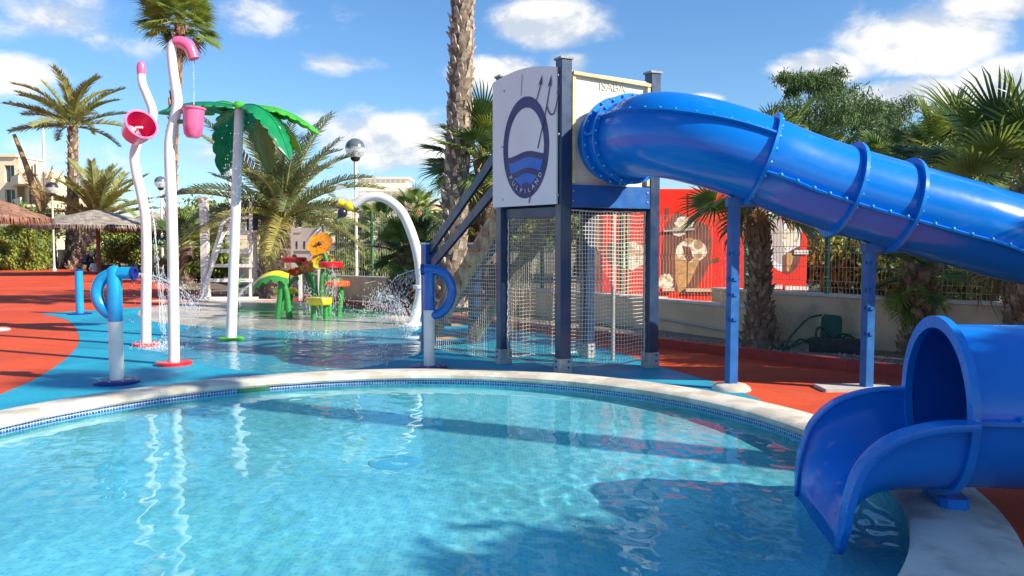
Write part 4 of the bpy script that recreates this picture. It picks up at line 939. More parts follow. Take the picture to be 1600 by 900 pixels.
# tall washingtonia
D = 40; b = P(268, 430, D); b.z = 0; t_ = palm('washingtonia_palm', b, P(282, 32, D), .27, .24, 'trunk_brown', 'fan palm on a tall thin trunk behind the bucket poles', 'fan', 36, 1.38, 75, -30, 4, 130, 'boot_orange', 1.3, 12, pick=lambda u, rn: rn.choice((0, 1, 1, 2)))
# squat date palm
D = 24.0; b = P(428, 466, D); b.z = 0; t_ = palm('date_palm', b, P(440, 345, D), .54, .60, 'trunk_grey', 'squat date palm with a thick knobbly trunk and wide crown behind the palm sprayer', 'squat', 50, 1.0, 86, 2, 21, 260, 'boot_grey', .8, flare=1.1, pick=lambda u, rn: rn.choice((0, 0, 2, 1)) if u < .6 else rn.choice((1, 2, 2, 3)))
# big trunk
D = 17.6; b = P(702, 500, D); b.z = 0; t_ = palm('washingtonia_palm', b, V((P(718, 0, D).x + .1, D, 9.0)), .295, .22, 'trunk_grey', 'big shaggy palm trunk rising out of the top of the photo', 'fan', 30, 1.2, 70, -30, 9, 300, 'boot_grey', 1.0, 10, 1.3)
# fan palms beside the stairs
D = 18.2; b = P(762, 505, D); b.z = 0; palm('fan_palm', b, P(756, 250, D), .24, .20, 'trunk_brown', 'bright green fan palm filling the gap between the big trunk and the emblem board', 'fan', 34, .92, 82, -38, 14, 60, 'boot_brown', 1.1, 5)
D = 19.3; b = P(738, 490, D); b.z = 0; palm('fan_palm', b, P(742, 338, D), .26, .22, 'trunk_grey', 'low fan palm behind the handrails of the tower stairs', 'fan', 22, .72, 75, -40, 15, 60, 'boot_brown', 1.2, 6)
D = 34; b = P(650, 420, D); b.z = 0; palm('fan_palm', b, P(650, 330, D), .26, .24, 'boot_orange', 'small fan palm with orange trunk seen through the sky above the bee arch', 'fan', 20, .75, 78, -30, 16, 0, skirt=3)
D = 20.5; b = P(622, 470, D); b.z = 0; palm('fan_palm', b, P(640, 392, D), .34, .24, 'trunk_brown', 'dark fan palm with a stumpy leaning trunk inside the bee arch', 'fan', 30, .66, 75, -35, 17, 70, 'boot_brown', 1.2, 5, pick=lambda u, rn: rn.choice((2, 2, 0)))
for i, (px, py, D, s) in enumerate(((598, 350, 44, .95), (556, 372, 46, .8), (474, 362, 42, .8), (618, 366, 52, .8), (292, 384, 33, .95), (335, 392, 36, .8), (530, 360, 50, .7), (240, 388, 46, .9), (312, 372, 48, .9))):
    b = P(px - 2, 425, D); b.z = 0
    palm('fan_palm', b, P(px, py, D), .30, .26, 'trunk_brown', ['young fan palm before the terraced building, right of the lamp post', 'slim fan palm between the lamp post and the green fence post', 'young fan palm over the notice board', 'fan palm farther back under the bee arch',
        'dark fan palm left of the white flared column', 'fan palm behind the lifeguard chair', 'small fan palm just left of the bee', 'fan palm under the thatch right of the taller bucket pole', 'farther fan palm between bucket pole and white column'][i], 'fan', 18, s * 1.05, 78, -30, 40 + i, 0, skirt=3)
# right hand palms
D = 12.3; b = P(1187, 546, D); b.z = 0; palm('fan_palm', b, P(1180, 268, D), .20, .095, 'trunk_brown', 'fan palm with a rough flared trunk behind the first slide support', 'fan', 20, .80, 62, -48, 51, 280, 'boot_brown', .68, 6, 1.7, u0=.0)
D = 11.6; b = P(1440, 552, D); b.z = 0; palm('fan_palm', b, P(1438, 418, D), .27, .22, 'trunk_brown', 'low palm with drooping fans beneath the tube, right of the second slide support', 'fan', 22, .50, 60, -70, 52, 150, 'boot_brown', .9, 6, 1.3, pick=lambda u, rn: rn.choice((0, 2, 1)))
D = 10.2; b = P(1600, 560, D); b.z = 0; palm('fan_palm', b, P(1606, 300, D), .22, .18, 'trunk_brown', 'palm at the right edge whose dark trunk passes behind the tube', 'fan', 18, 1.0, 89, 20, 53, 200, 'boot_brown', .9, 3)
D = 19; b = P(1478, 470, D); b.z = 0; palm('fan_palm', b, P(1480, 262, D), .24, .2, 'trunk_brown', 'largest fan palm crown standing above the tube at the right', 'fan', 30, 1.12, 84, -35, 54, 0, skirt=4)
D = 22; b = P(1395, 460, D); b.z = 0; palm('fan_palm', b, P(1392, 268, D), .22, .18, 'trunk_brown', 'fan palm showing above the tube left of the largest crown', 'fan', 20, .82, 75, -25, 55, 0, skirt=3)
D = 21; b = P(1195, 460, D); b.z = 0; palm('fan_palm', b, P(1196, 238, D), .2, .18, 'trunk_brown', 'fan palm tips peeping over the tube beneath the pines', 'fan', 18, .80, 80, -20, 56, 0, skirt=3)
D = 20; b = P(1295, 470, D); b.z = 0; palm('fan_palm', b, P(1290, 262, D), .2, .18, 'trunk_brown', 'fan palm in front of the pine trunks above the middle of the tube', 'fan', 18, .72, 80, -20, 57, 0, skirt=3)
# palms and trees standing right of the frame, whose shade falls across the pool and the red floor
for i, (x, y, h, s, nn) in enumerate(((7.6, 3.85, 8.1, .75, 16), (9.2, 8.1, 3.3, 1.0, 20), (8.7, 11.0, 2.9, 1.0, 18), (10.6, 9.8, 3.6, 1.1, 20), (11.4, 12.0, 4.6, 1.1, 20))):
    b = V((x, y, 0)); palm('fan_palm', b, V((x + .1, y, h)), .27 if i == 0 else .2, .22 if i == 0 else .17, 'trunk_brown', ['very tall fan palm beyond the right edge, level with the slide exit', 'low fan palm beyond the right edge, nearest the bend of the tube', 'lowest fan palm beyond the right edge, beside the wall', 'low fan palm beyond the right edge, between two others', 'fan palm farthest back beyond the right edge'][i], 'fan', nn, s, 80, -40, 60 + i, 0, group='palms right of the frame')

# ------------------------------------------------------------------ leafy trees
def tree(name, b, h, r, label, mats, cat='tree', blobs=9, per=520, leaf=.11, sz=1.0, tr=.16, seed=0, flat=.7, group=None, lean=V((0, 0, 0)), spindle=False):
    rn = random.Random(seed); t_ = thing(name, b, label, cat, group); cc = b + V((0, 0, h)) + lean
    m = M(); fork = b.lerp(cc, .55); m.tube([b, b.lerp(fork, .5) + V((.1, 0, 0)), fork], [tr * 1.3, tr, tr * .8], 8); ce = []
    for i in range(blobs):
        a = i * 2.4; rr = r * (.25 + .7 * math.sqrt((i + .5) / blobs)); c = cc + V((math.cos(a) * rr, math.sin(a) * rr, flat * r * rn.uniform(-.55, .6) * (1 - .5 * rr / r))); ce.append((c, r * rn.uniform(.28, .45) * sz))
        m.tube([fork, fork.lerp(c, .5) + V((0, 0, -.1)), c], [tr * .5, tr * .3, tr * .1], 5, False)
    put('trunk', m, 'bark', t_, True); m = M()
    for c, br in ce:
        for k in range(per // 2):
            d = V((rn.gauss(0, 1), rn.gauss(0, 1), rn.gauss(0, 1))).normalized(); p = c + V((d.x, d.y, d.z * .72)) * br * rn.uniform(.35, 1.08) * (1 + .35 * noise.noise(d * 2.5 + c))
            for _ in range(2):
                e = Euler((rn.random() * 6.3, rn.random() * 6.3, rn.random() * 6.3)).to_matrix(); s = leaf * rn.uniform(.6, 1.3); wd = s * (.22 if spindle else .5)
                q = p + V((rn.gauss(0, 1), rn.gauss(0, 1), rn.gauss(0, 1))) * leaf * .8
                m.add([q + e @ V(v) for v in ((-s, 0, 0), (0, -wd, 0), (s, 0, s * .2), (0, wd, 0))], [(0, 1, 2, 3)], 1 if rn.random() < .35 else 0)
    put('crown', m, mats, t_); return t_
PM = ['pine_green', 'pine_dark']; SM = ['shrub_green', 'hedge_green']
D = 35; b = P(1262, 440, D); b.z = 0; tree('pine_tree', b, P(0, 132, D).z, 1.35, 'slender pine rising highest above the middle of the tube', PM, blobs=12, per=560, leaf=.10, seed=1, spindle=True, flat=.9)
D = 34; b = P(1285, 440, D); b.z = 0; tree('pine_tree', b, P(0, 188, D).z, 2.5, 'broad pine crown just right of the tallest pine', PM, blobs=16, per=640, leaf=.11, seed=2, spindle=True)
D = 37; b = P(1365, 440, D); b.z = 0; tree('pine_tree', b, P(0, 180, D).z, 1.6, 'small ragged pine at the right end of the pine group', PM, blobs=10, per=420, leaf=.10, seed=3, spindle=True)
D = 32; b = P(1330, 440, D); b.z = 0; tree('pine_tree', b, P(0, 240, D).z, 2.8, 'low pine filling in behind the palms above the tube', PM, blobs=14, per=560, leaf=.12, seed=4, spindle=True)
D = 30; b = P(1530, 440, D); b.z = 0; tree('pine_tree', b, P(0, 235, D).z, 3.0, 'dense pine behind the largest fan palm at the right', PM, blobs=18, per=640, leaf=.12, seed=5, spindle=True)
D = 28; b = P(1440, 440, D); b.z = 0; tree('pine_tree', b, P(0, 225, D).z, 1.6, 'young pine left of the dense one, behind the palm crowns', PM, blobs=10, per=460, leaf=.11, seed=6, spindle=True)
for i, (px, py, D, r_) in enumerate(((1285, 410, 20, 1.5), (1335, 390, 24, 2.2), (1400, 420, 19, 1.6), (1500, 400, 20, 2.0), (1570, 420, 16, 1.5), (1440, 370, 26, 2.4), (1560, 340, 24, 2.2))):
    b = P(px, 440, D); b.z = 0; tree('shrub', b, max(.9, P(px, py, D).z), r_, ['yellowish shrub behind the fence beside the red trailer', 'tall shrub behind the fence in the gap right of the trailer', 'shrub behind the fence left of the low palm', 'shrub behind the fence right of the low palm',
        'shrub at the far right behind the green fence post', 'dark bush deeper behind the fence above the low palm', 'dark bush deeper behind the fence at the far right'][i], SM if i != 0 else ['hedge_green', 'date_leaf_yellow'], 'shrub', 11, 560, .09, 1.15, .08, 20 + i, .8)
for i, (px, py, D, r_) in enumerate(((570, 414, 30, 1.0), (215, 392, 46, 1.6), (255, 400, 44, 1.4), (340, 415, 34, 1.2), (185, 398, 50, 1.5), (380, 400, 34, 1.3), (300, 405, 40, 1.4))):
    b = P(px, 430, D); b.z = 0; tree('shrub', b, max(.7, P(px, py, D).z), r_, ['grey green bush behind the fence under the bee arch', 'bush under the thatch left of the taller bucket pole', 'low bush behind the taller bucket pole', 'bush behind the lifeguard chair',
        'bush behind the crouching person', 'bush between lifeguard chair and squat palm', 'bush left of the white flared column'][i], SM, 'shrub', 9, 420, .10, 1.15, .08, 40 + i, .7)
# trees right of the frame: shade over the near pool
tree('leafy_tree', V((10.1, -.45, 0)), 5.0, 1.95, 'leafy tree beyond the right edge, nearer the pool', SM, blobs=26, per=1000, leaf=.22, sz=.95, flat=.45, seed=70, group='trees right of the frame')
tree('leafy_tree', V((12.4, .2, 0)), 5.0, 1.9, 'leafy tree beyond the right edge, farther from the pool', SM, blobs=26, per=1000, leaf=.22, sz=.95, flat=.45, seed=71, group='trees right of the frame')
# clipped hedge at the left
b = G(20, 420); D = b.y - 2; t_ = thing('hedge', V((b.x, D, 0)), 'dense yellow green hedge under the straw parasols at the left edge', 'hedge'); rn = random.Random(9)
lo, hi = P(-60, 420, D).x, P(72, 420, D).x; ht = P(0, 356, D).z; m = M(); m.box(((lo + hi) / 2 - .2, D, ht / 2 - .1), (hi - lo - .9, 1.6, ht - .5)); put('stems', m, 'bark', t_); m = M()
for k in range(16000):
    a = rn.random(); x = rn.uniform(lo, hi); z = rn.uniform(0, ht); y = D - 1.1 + rn.uniform(-.15, .25)
    if a > .72: z = ht + rn.uniform(-.2, .1); y = D + rn.uniform(-1.2, 1.2)
    elif a > .6: x = hi + rn.uniform(-.25, .1); y = D + rn.uniform(-1.2, 1.2)
    p = V((x, y, z)); w_ = noise.noise(p * .9) * .55; p += V((w_ * .3, w_, w_ * .5 * (z / ht)))
    e = Euler((rn.random() * 6.3, rn.random() * 6.3, rn.random() * 6.3)).to_matrix(); s = rn.uniform(.06, .14)
    m.add([p + e @ V(v) for v in ((-s, 0, 0), (0, -s * .5, 0), (s, 0, .03), (0, s * .5, 0))], [(0, 1, 2, 3)], 1 if noise.noise(p * 1.3) < -.1 else 0)
put('foliage', m, ['hedge_green', 'shrub_green'], t_)

# ------------------------------------------------------------------ walls and fences
def wall(a, b, h, th, label, name='garden_wall'):
    t_ = thing(name, a, label, 'wall'); m = M(); m.beam(a + V((0, 0, h / 2 - .03)), b + V((0, 0, h / 2 - .03)), th, h - .06 + .04); put('wall_body', m, 'wall_plaster', t_)
    d = (b - a).normalized(); nseg = max(1, int((b - a).length / 1.1))
    for i in range(nseg):
        p, q = a.lerp(b, i / nseg), a.lerp(b, (i + 1) / nseg); m = M(); m.beam(p + d * .004 + V((0, 0, h - .012)), q - d * .004 + V((0, 0, h - .012)), th + .05, .045); put('capstone', m, 'wall_cap', t_)
    return t_
wA, wB = V((2.85, 14.9, 0)), V((3.95, 13.15, 0)); wl_ = V((-2.46, 21.8, 0)); wC, wD_, wE = V((4.0, 14.3, 0)), V((6.0, 11.6, 0)), V((9.0, 8.4, 0))
wall(wl_, wA, .60, .2, 'low beige wall running behind the tower toward the notice board'); wall(wA, wB, .58, .2, 'low beige wall between the tower and the rough palm trunk')
wall(V((3.75, 14.6, 0)), wD_, .80, .22, 'taller beige wall behind the slide supports'); wall(wD_, wE, .80, .22, 'beige wall continuing behind the slide exit')
wall(V((-6.1, 24.7, 0)), wl_ , .66, .2, 'beige wall behind the spray flowers'); wall(V((-9.3, 29.5, 0)), V((-6.1, 24.7, 0)), .66, .2, 'beige wall behind the lifeguard chair')
wall(V((-22.5, 52, 0)), V((-9.3, 29.5, 0)), .75, .2, 'far beige wall behind the bucket poles')
m = M(); m.tube(spline([wA + V((-.13, -.08, .22)), wA.lerp(wB, .4) + V((-.14, -.08, .19)), wB + V((-.14, -.08, .12))], 6), .022, 6); tag(put('wall_pipe', m, 'galvanised', None, True), 'thin grey pipe running along the low wall beside the tower', 'pipe')
def fence(a, b, z0, h, spacing, label, post_n, wirem='wire_grey', postm='fence_green', r=.004, folds=(.12, .5, .88), topz=0, post_w=.06):
    t_ = thing('mesh_fence', V((a.x, a.y, 0)), label, 'fence'); d = (b - a).normalized(); nrm = V((d.y, -d.x, 0)); L = (b - a).length; m = M()
    zs = [0]
    for f in folds: zs += [f - .035, f, f + .035]
    zs += [1]; n = int(L / spacing)
    for i in range(n + 1):
        p = a + d * (L * i / n); pts = [p + V((0, 0, z0 + h * z)) + nrm * (.035 if (k % 3 == 2 and 0 < k < len(zs) - 1) else 0) for k, z in enumerate(zs)]; m.tube(pts, r, 3, False)
    for z in [0.01, .99] + [f + o for f in folds for o in (-.035, .035)] + [.31, .69]: m.tube([a + V((0, 0, z0 + h * z)), b + V((0, 0, z0 + h * z))], r, 3, False)
    put('wire_panel', m, wirem, t_, kind='stuff')
    for i in range(post_n):
        p = a.lerp(b, i / (post_n - 1)) - nrm * .03; m = M(); m.box(p + V((0, 0, z0 + (h + .06) / 2)), (post_w, post_w, h + .06), math.atan2(d.y, d.x)); fp = put('fence_post', m, postm, t_)
        for zz in (.2, .5, .8): m = M(); m.box(p + nrm * .03 + V((0, 0, z0 + h * zz)), (.07, .05, .02), math.atan2(d.y, d.x)); put('clip', m, 'galvanised', fp)
    return t_
fence(V((2.3, 16.0, 0)), V((4.1, 13.6, 0)) , .55, 1.62, .075, 'wire mesh fence before the red trailer, between tower and rough palm', 2, 'wire_sunlit')
fence(V((4.1, 13.95, 0)), V((6.0, 11.55, 0)), .79, 1.45, .062, 'wire mesh fence on the taller wall right of the rough palm', 3, 'wire_sunlit', r=.0048)
fence(V((6.05, 11.5, 0)), V((8.9, 8.5, 0)), .79, 1.45, .062, 'wire mesh fence on the wall at the far right', 3, 'wire_sunlit', r=.0048, post_w=.09)
fence(V((-5.9, 24.8, 0)), V((-2.4, 22.0, 0)), .62, 1.9, .10, 'green post mesh fence behind the spray flowers and bee arch', 3, r=.005)
fence(V((-2.4, 22.0, 0)), V((2.2, 16.1, 0)), .60, 1.75, .10, 'green post mesh fence passing behind the tower stairs', 4, r=.005)
fence(V((-9.3, 29.7, 0)), V((-5.9, 24.8, 0)), .62, 2.0, .12, 'mesh fence behind the lifeguard chair and squat palm', 3, r=.006)
fence(V((-22.5, 52.2, 0)), V((-9.3, 29.7, 0)), .6, 2.6, .2, 'far green mesh fence behind the bucket poles', 6, r=.008, post_w=.12)
# climbing hose, reel and box by the wall
b = P(1298, 530, 12.1); b.z = 0; t_ = thing('hose_reel', b, 'dark green garden hose reel with tangled hose leaning on the wall', 'hose reel')
m = M(); a, c, e, f_ = P(1280, 537, 12.1), P(1314, 537, 12.0), P(1316, 494, 12.15), P(1284, 491, 12.25)
m.slab([(0, 0), (1, 0), (1, .88), (.9, 1), (.12, 1), (0, .9)], lambda u, v: a.lerp(c, u).lerp(f_.lerp(e, u), v), lambda u, v: a.lerp(c, u).lerp(f_.lerp(e, u), v) + V((.03, .06, 0))); put('panel', m, 'reel_green', t_)
m = M(); q = P(1306, 542, 11.75); m.box((q.x, q.y, .10), (.72, .28, .20), -.5, bev=.02); put('box', m, 'box_dark', t_)
for pts in ([(1224, 548), (1236, 525), (1262, 498), (1284, 492)], [(1200, 548), (1240, 540), (1265, 530), (1300, 530), (1330, 535), (1345, 545)], [(1275, 530), (1276, 515), (1284, 512), (1296, 525), (1308, 534)], [(1310, 534), (1322, 525), (1336, 530), (1342, 542)], [(1230, 546), (1250, 530), (1268, 536), (1300, 528), (1312, 522), (1330, 524)]):
    m = M(); m.tube(spline(px_path(pts, 11.9), 6), .018, 6); put('hose', m, 'hose_green', t_, True)

# ------------------------------------------------------------------ red trailer with ice cream prints
cA = V((6.45, 17.3, 0)); sdv = V((-.995, -.10, 0)).normalized(); edv = V((-.10, .995, 0)).normalized(); TL, TW, T0, T1 = 4.6, 2.1, .36, 2.78
t_ = thing('food_trailer', cA, 'bright red food trailer printed with ice cream cones, parked behind the wire fence', 'trailer'); sn = V((.10, -.995, 0))
ctr = cA + sdv * TL / 2 + edv * TW / 2; m = M(); mt = Matrix.Translation(ctr + V((0, 0, (T0 + T1) / 2))) @ Matrix((sdv, edv, V((0, 0, 1)))).transposed().to_4x4(); m.box(None, (TL, TW, T1 - T0), mt=mt, bev=.06); body = put('body', m, 'trailer_red', t_)
m = M(); m.beam(cA + sdv * 0 + sn * .02 + V((0, 0, T0 - .02)), cA + sdv * TL + sn * .02 + V((0, 0, T0 - .02)), .06, .08); put('skirt_rail', m, 'worn_white', t_)
for u in (2.2, 3.1):
    q = cA + sdv * u + sn * .0 + V((0, 0, .33)); mt = Matrix.Translation(q + edv * .15) @ sn.to_track_quat('Z', 'Y').to_matrix().to_4x4(); m = M(); m.lathe([(.001, .1), (.18, .1), (.20, .09), (.33, .1), (.34, .0), (.34, -.1)], n=24, mt=mt); put('wheel', m, 'box_dark', t_, True)
def TS(off): return lambda u, z: cA + sdv * u + sn * off + V((0, 0, z))
def tsp(px, py): q = on_plane(px, py, cA, sn) - cA; return (q.dot(sdv), q.z)
TE = TS; tep = tsp; en = sn
def blobp(c, rx_, ry_, n=26, jit=.12, seed=0): rn = random.Random(seed); return [(c[0] + .82 * rx_ * math.cos(a) * (1 + rn.uniform(-jit, jit)), c[1] + .82 * ry_ * math.sin(a) * (1 + rn.uniform(-jit, jit))) for a in [2 * math.pi * i / n for i in range(n)]]
def pr(fn, off, loop, material, name='print_patch'): m = M(); m.flat([loop], fn(off)); put(name, m, material, body)
pr(TS, .004, smooth2([tsp(*p) for p in ((1058, 330), (1082, 345), (1105, 352), (1112, 385), (1104, 420), (1088, 452), (1060, 456), (1036, 450), (1034, 400), (1040, 350))], 3), 'trailer_dark')
pr(TS, .007, [tsp(*p) for p in ((1054, 395), (1068, 402), (1090, 405), (1096, 400), (1078, 440), (1062, 462), (1056, 440))], 'waffle')
pr(TS, .009, blobp(tsp(1080, 392), .42, .30, jit=.03, seed=3), 'cream_ice'); pr(TS, .011, blobp(tsp(1072, 396), .10, .06, seed=1, jit=.3), 'waffle'); pr(TS, .011, blobp(tsp(1092, 400), .07, .05, seed=31, jit=.3), 'nut_brown'); pr(TS, .011, [tsp(*p) for p in ((1066, 384), (1078, 386), (1083, 404), (1076, 410), (1070, 402))], 'trailer_dark'); pr(TS, .012, blobp(tsp(1091, 382), .12, .12, seed=2), 'nut_brown'); pr(TS, .012, blobp(tsp(1076, 376), .12, .08, seed=5), 'nut_brown')
pr(TS, .010, blobp(tsp(1069, 348), .25, .16, seed=6), 'cream_ice'); pr(TS, .012, blobp(tsp(1060, 361), .20, .13, seed=8), 'cream_ice'); pr(TS, .013, blobp(tsp(1076, 360), .10, .07, seed=9), 'nut_brown')
pr(TS, .006, smooth2([tsp(*p) for p in ((1100, 400), (1112, 405), (1122, 402), (1122, 410), (1110, 412), (1102, 425))], 3), 'trailer_dark')
pr(TS, .007, blobp(tsp(1040, 440), .22, .2, seed=11), 'cream_ice'); pr(TS, .006, [tsp(*p) for p in ((1040, 325), (1046, 322), (1044, 340), (1038, 345))], 'trailer_dark'); pr(TS, .006, blobp(tsp(985, 400), .5, .35, seed=12), 'cream_ice'); pr(TS, .008, blobp(tsp(960, 395), .25, .3, seed=13), 'trailer_dark')
for px0, px1, py in ((1070, 1124, 453), (1034, 1052, 452)):
    m = M(); a, c = tsp(px0, py), tsp(px1, py); m.beam(TS(.05)(*a), TS(.05)(*c), .05, .07); put('shelf_bar', m, 'bld_sand', t_)
m = M(); m.beam(TS(.04)(*tsp(1036, 361)), TS(.04)(*tsp(1084, 358)), .03, .04); put('awning_rod', m, 'galvanised', t_)
for u in (1.2, 2.7, 4.2): m = M(); m.beam(TS(.003)(u, T0 + .1), TS(.003)(u, T1 - .1), .012, .02, up=sn); put('panel_joint', m, 'trailer_dark', t_)
m = M(); m.beam(TE(.012)(tep(1180, 400)[0], T0 + .1), TE(.012)(tep(1180, 400)[0], T1 - .08), .02, .12, up=en); put('corner_strip', m, 'print_white', t_)
pr(TE, .004, smooth2([tep(*p) for p in ((1196, 330), (1208, 318), (1220, 345), (1250, 345), (1248, 392), (1236, 420), (1220, 424), (1206, 412), (1198, 380))], 3), 'print_white'); pr(TE, .006, smooth2([tep(*p) for p in ((1202, 340), (1218, 335), (1226, 380), (1222, 412), (1208, 405))], 3), 'board_grey')
pr(TE, .008, [tep(*p) for p in ((1228, 395), (1242, 395), (1233, 424), (1229, 424))], 'waffle'); pr(TE, .009, blobp(tep(1234, 372), .22, .30, seed=21), 'cream_ice'); pr(TE, .011, blobp(tep(1238, 352), .13, .14, seed=22), 'nut_brown'); pr(TE, .006, smooth2([tep(*p) for p in ((1222, 400), (1250, 385), (1248, 412), (1234, 428), (1222, 424))], 3), 'trailer_dark')
for px0, px1, py in ((1204, 1222, 448), (1226, 1262, 450), (1240, 1262, 394)):
    m = M(); m.beam(TE(.02)(*tep(px0, py)), TE(.02)(*tep(px1, py)), .03, .09); put('hinge', m, 'worn_white', t_)

# ------------------------------------------------------------------ lamps, notice board, lifeguard chair
def lamp(px, py, D, rpx, label, dark='lamp_dark', base=None, polem='worn_white'):
    c = P(px, py, D); r_ = rpx * D / FOC; b = V((c.x, c.y, 0)); t_ = thing('globe_lamp', b, label, 'lamp post')
    m = M(); m.lathe([(.12, 0), (.12, .12), (.07, .2), (.055, .3), (.05, c.z - r_ * 1.25)], b, 14); put('pole', m, polem, t_, True)
    m = M(); m.lathe([(.06, -r_ * 1.3), (r_ * .42, -r_ * 1.15), (r_ * .5, -r_ * .92), (r_ * .4, -r_ * .85)], c, 18); put('collar', m, 'lamp_black', t_, True)
    m = M(); m.ball(c, r_, 22, 14); k = M(); lo = M(); n = 22
    up = [(r_ * math.cos(a), r_ * math.sin(a)) for a in [R(5) + R(85) * i / 8 for i in range(9)]]; up[-1] = (.001, r_)
    dn = [(r_ * math.cos(a), r_ * math.sin(a)) for a in [R(-65) + R(70) * i / 8 for i in range(9)]]
    k.lathe(up, c, n); put('globe_top', k, dark, t_, True); lo.lathe(dn, c, n); gl = put('globe', lo, 'globe_glass', t_, True)
    m = M(); m.lathe([(.001, -r_ * .9), (r_ * .22, -r_ * .8), (r_ * .26, -r_ * .2), (.001, -r_ * .1)], c, 12); put('bulb', m, 'print_white', gl, True)
lamp(555, 232, 25, 15.5, 'globe lamp on a white post beside the bee, nearest and largest of the lamps')
lamp(251, 285, 38, 9.5, 'globe lamp on a white post seen between the two bucket poles'); lamp(81, 294, 48, 9.5, 'dark topped globe lamp standing by the dying palm at the left', 'lamp_black')
lamp(358, 268, 31, 8, 'globe lamp half hidden by the palm sprayer leaves')
D = 70; c = P(67, 196, D); b = V((c.x, c.y, 0)); t_ = thing('floodlight_pole', b, 'thin tall floodlight pole rising over the straw parasols at the left', 'lamp post'); m = M(); m.cyl(b, c, .13, .10, 10); put('pole', m, 'worn_white', t_)
m = M(); m.box(c + V((0, 0, .1)), (.75, .5, .22)); m.box(c + V((0, .0, -.1)), (.2, .3, .2)); put('lamp_head', m, 'lamp_dark', t_)
D = 22.6; b = P(475, 460, D); b.z = 0; t_ = thing('notice_board', b, 'pinkish grey rules board with small figure symbols before the squat palm', 'sign'); x0, x1 = P(455, 400, D).x, P(496, 400, D).x; z0, z1 = P(0, 418, D).z, P(0, 356, D).z
m = M(); m.box(((x0 + x1) / 2, D, (z0 + z1) / 2), (x1 - x0, .03, z1 - z0)); bd = put('board', m, 'board_grey', t_)
for x in (P(462, 0, D).x, x1 + .04): m = M(); m.box((x, D + .05, z1 / 2), (.09, .07, z1 + .04)); put('leg', m, 'white_paint', t_)
def fig(x, z, s):
    m = M(); y = D - .018; m.box((x, y, z + s * .42), (s * .16, .004, s * .16)); m.box((x, y, z + s * .12), (s * .22, .004, s * .38)); m.box((x - s * .06, y, z - s * .25), (s * .07, .004, s * .36)); m.box((x + s * .06, y, z - s * .25), (s * .07, .004, s * .36)); put('pictogram', m, 'ink', bd)
W_ = x1 - x0
for k in range(3): fig(x0 + W_ * (.22 + .29 * k), z0 + (z1 - z0) * .56, .24)
for k in range(2): fig(x0 + W_ * (.36 + .29 * k), z0 + (z1 - z0) * .08, .2)
m = M(); y = D - .018
for z, w2 in ((.87, .3), (.84, .22), (.41, .8), (.385, .7), (.355, .75)): m.box((x0 + W_ * (.1 + w2 / 2), y, z0 + (z1 - z0) * z), (W_ * w2, .004, .012))
put('printed_line', m, 'ink', bd, kind='stuff')
D = 24.4; b = P(497, 440, D); b.z = 0; m = M(); m.cyl(V((b.x, D + .2, 0)), P(507, 352, D + .2), .035, n=8); tag(put('leaning_pole', m, 'white_paint'), 'slim white pole leaning behind the notice board', 'pole')
# white column with flared head
b = G(322, 468); t_ = thing('white_column', b, 'worn square white column with a flared head left of the lifeguard chair', 'column'); zt_ = P(322, 310, b.y).z; m = M(); m.box(b + V((0, 0, zt_ / 2 - .03)), (.21, .21, zt_ - .06), bev=.01); put('shaft', m, 'worn_white', t_)
m = M(); m.lathe([(.13, zt_ - .12), (.20, zt_ - .04), (.20, zt_)], b, 4); m.box(b + V((0, 0, zt_ + .02)), (.32, .32, .04)); put('head', m, 'worn_white', t_)
m = M(); m.box(b + V((0, 0, .02)), (.9, .5, .03)); put('base_slab', m, 'wall_cap', t_)
# lifeguard chair
D = 23.2; c = P(365, 455, D); b = V((c.x, D, 0)); t_ = thing('lifeguard_chair', b, 'tall white wooden lifeguard chair with ladder rungs and navy seat back', 'lifeguard chair')
zs = lambda py, dd=D: P(0, py, dd).z; xs = lambda px, dd=D: P(px, 0, dd).x
LG = [((392, 462), (392, 316), 0), ((343, 466), (345, 360), 1.1), ((312, 458), (352, 336), 0), ((382, 460), (380, 330), 1.1)]
for (a0, a1, dy) in LG: m = M(); p0 = P(*a0, D); p0 = V((p0.x, D + dy, .0)); p1 = P(*a1, D); p1.y += dy * .9; m.beam(p0, p1, .085, .085, up=V((0, 1, 0))); put('leg', m, 'white_paint', t_)
for py, xa, xb in ((438, 320, 395), (415, 330, 394), (392, 337, 392), (364, 345, 392)): m = M(); m.beam(P(xa, py, D - .08), P(xb, py, D - .08), .05, .10); put('rung', m, 'white_paint', t_)
for py, xa, xb in ((438, 330, 386), (400, 340, 386)): m = M(); m.beam(P(xa, py, D) + V((0, 1.05, 0)), P(xb, py, D) + V((0, 1.05, 0)), .05, .10); put('rung', m, 'white_paint', t_)
m = M(); m.box((xs(366), D + .45, zs(362)), (1.0, 1.1, .06)); put('platform', m, 'white_paint', t_)
m = M(); m.beam(P(345, 342, D), P(392, 339, D), .06, .09); put('armrest', m, 'white_paint', t_); m = M(); m.beam(P(344, 340, D), P(366, 362, D), .06, .09); put('brace', m, 'white_paint', t_)
m = M(); m.beam(P(350, 362, D - .1), P(318, 455, D - .35), .06, .10); put('brace', m, 'white_paint', t_)
m = M(); m.box((xs(383), D + .3, zs(350)), (.34, .06, .36), bev=.02); put('seat_back', m, 'sign_navy', t_)
m = M(); m.beam(V((xs(310), D - .3, .05)), V((xs(400), D - .3, .05)), .10, .08); put('base_beam', m, 'white_paint', t_)
m = M(); m.beam(G(240, 470), G(445, 468), .5, .024); tag(put('white_edging', m, 'wall_cap'), 'pale edging slab on the red floor before the lifeguard chair', 'edging')
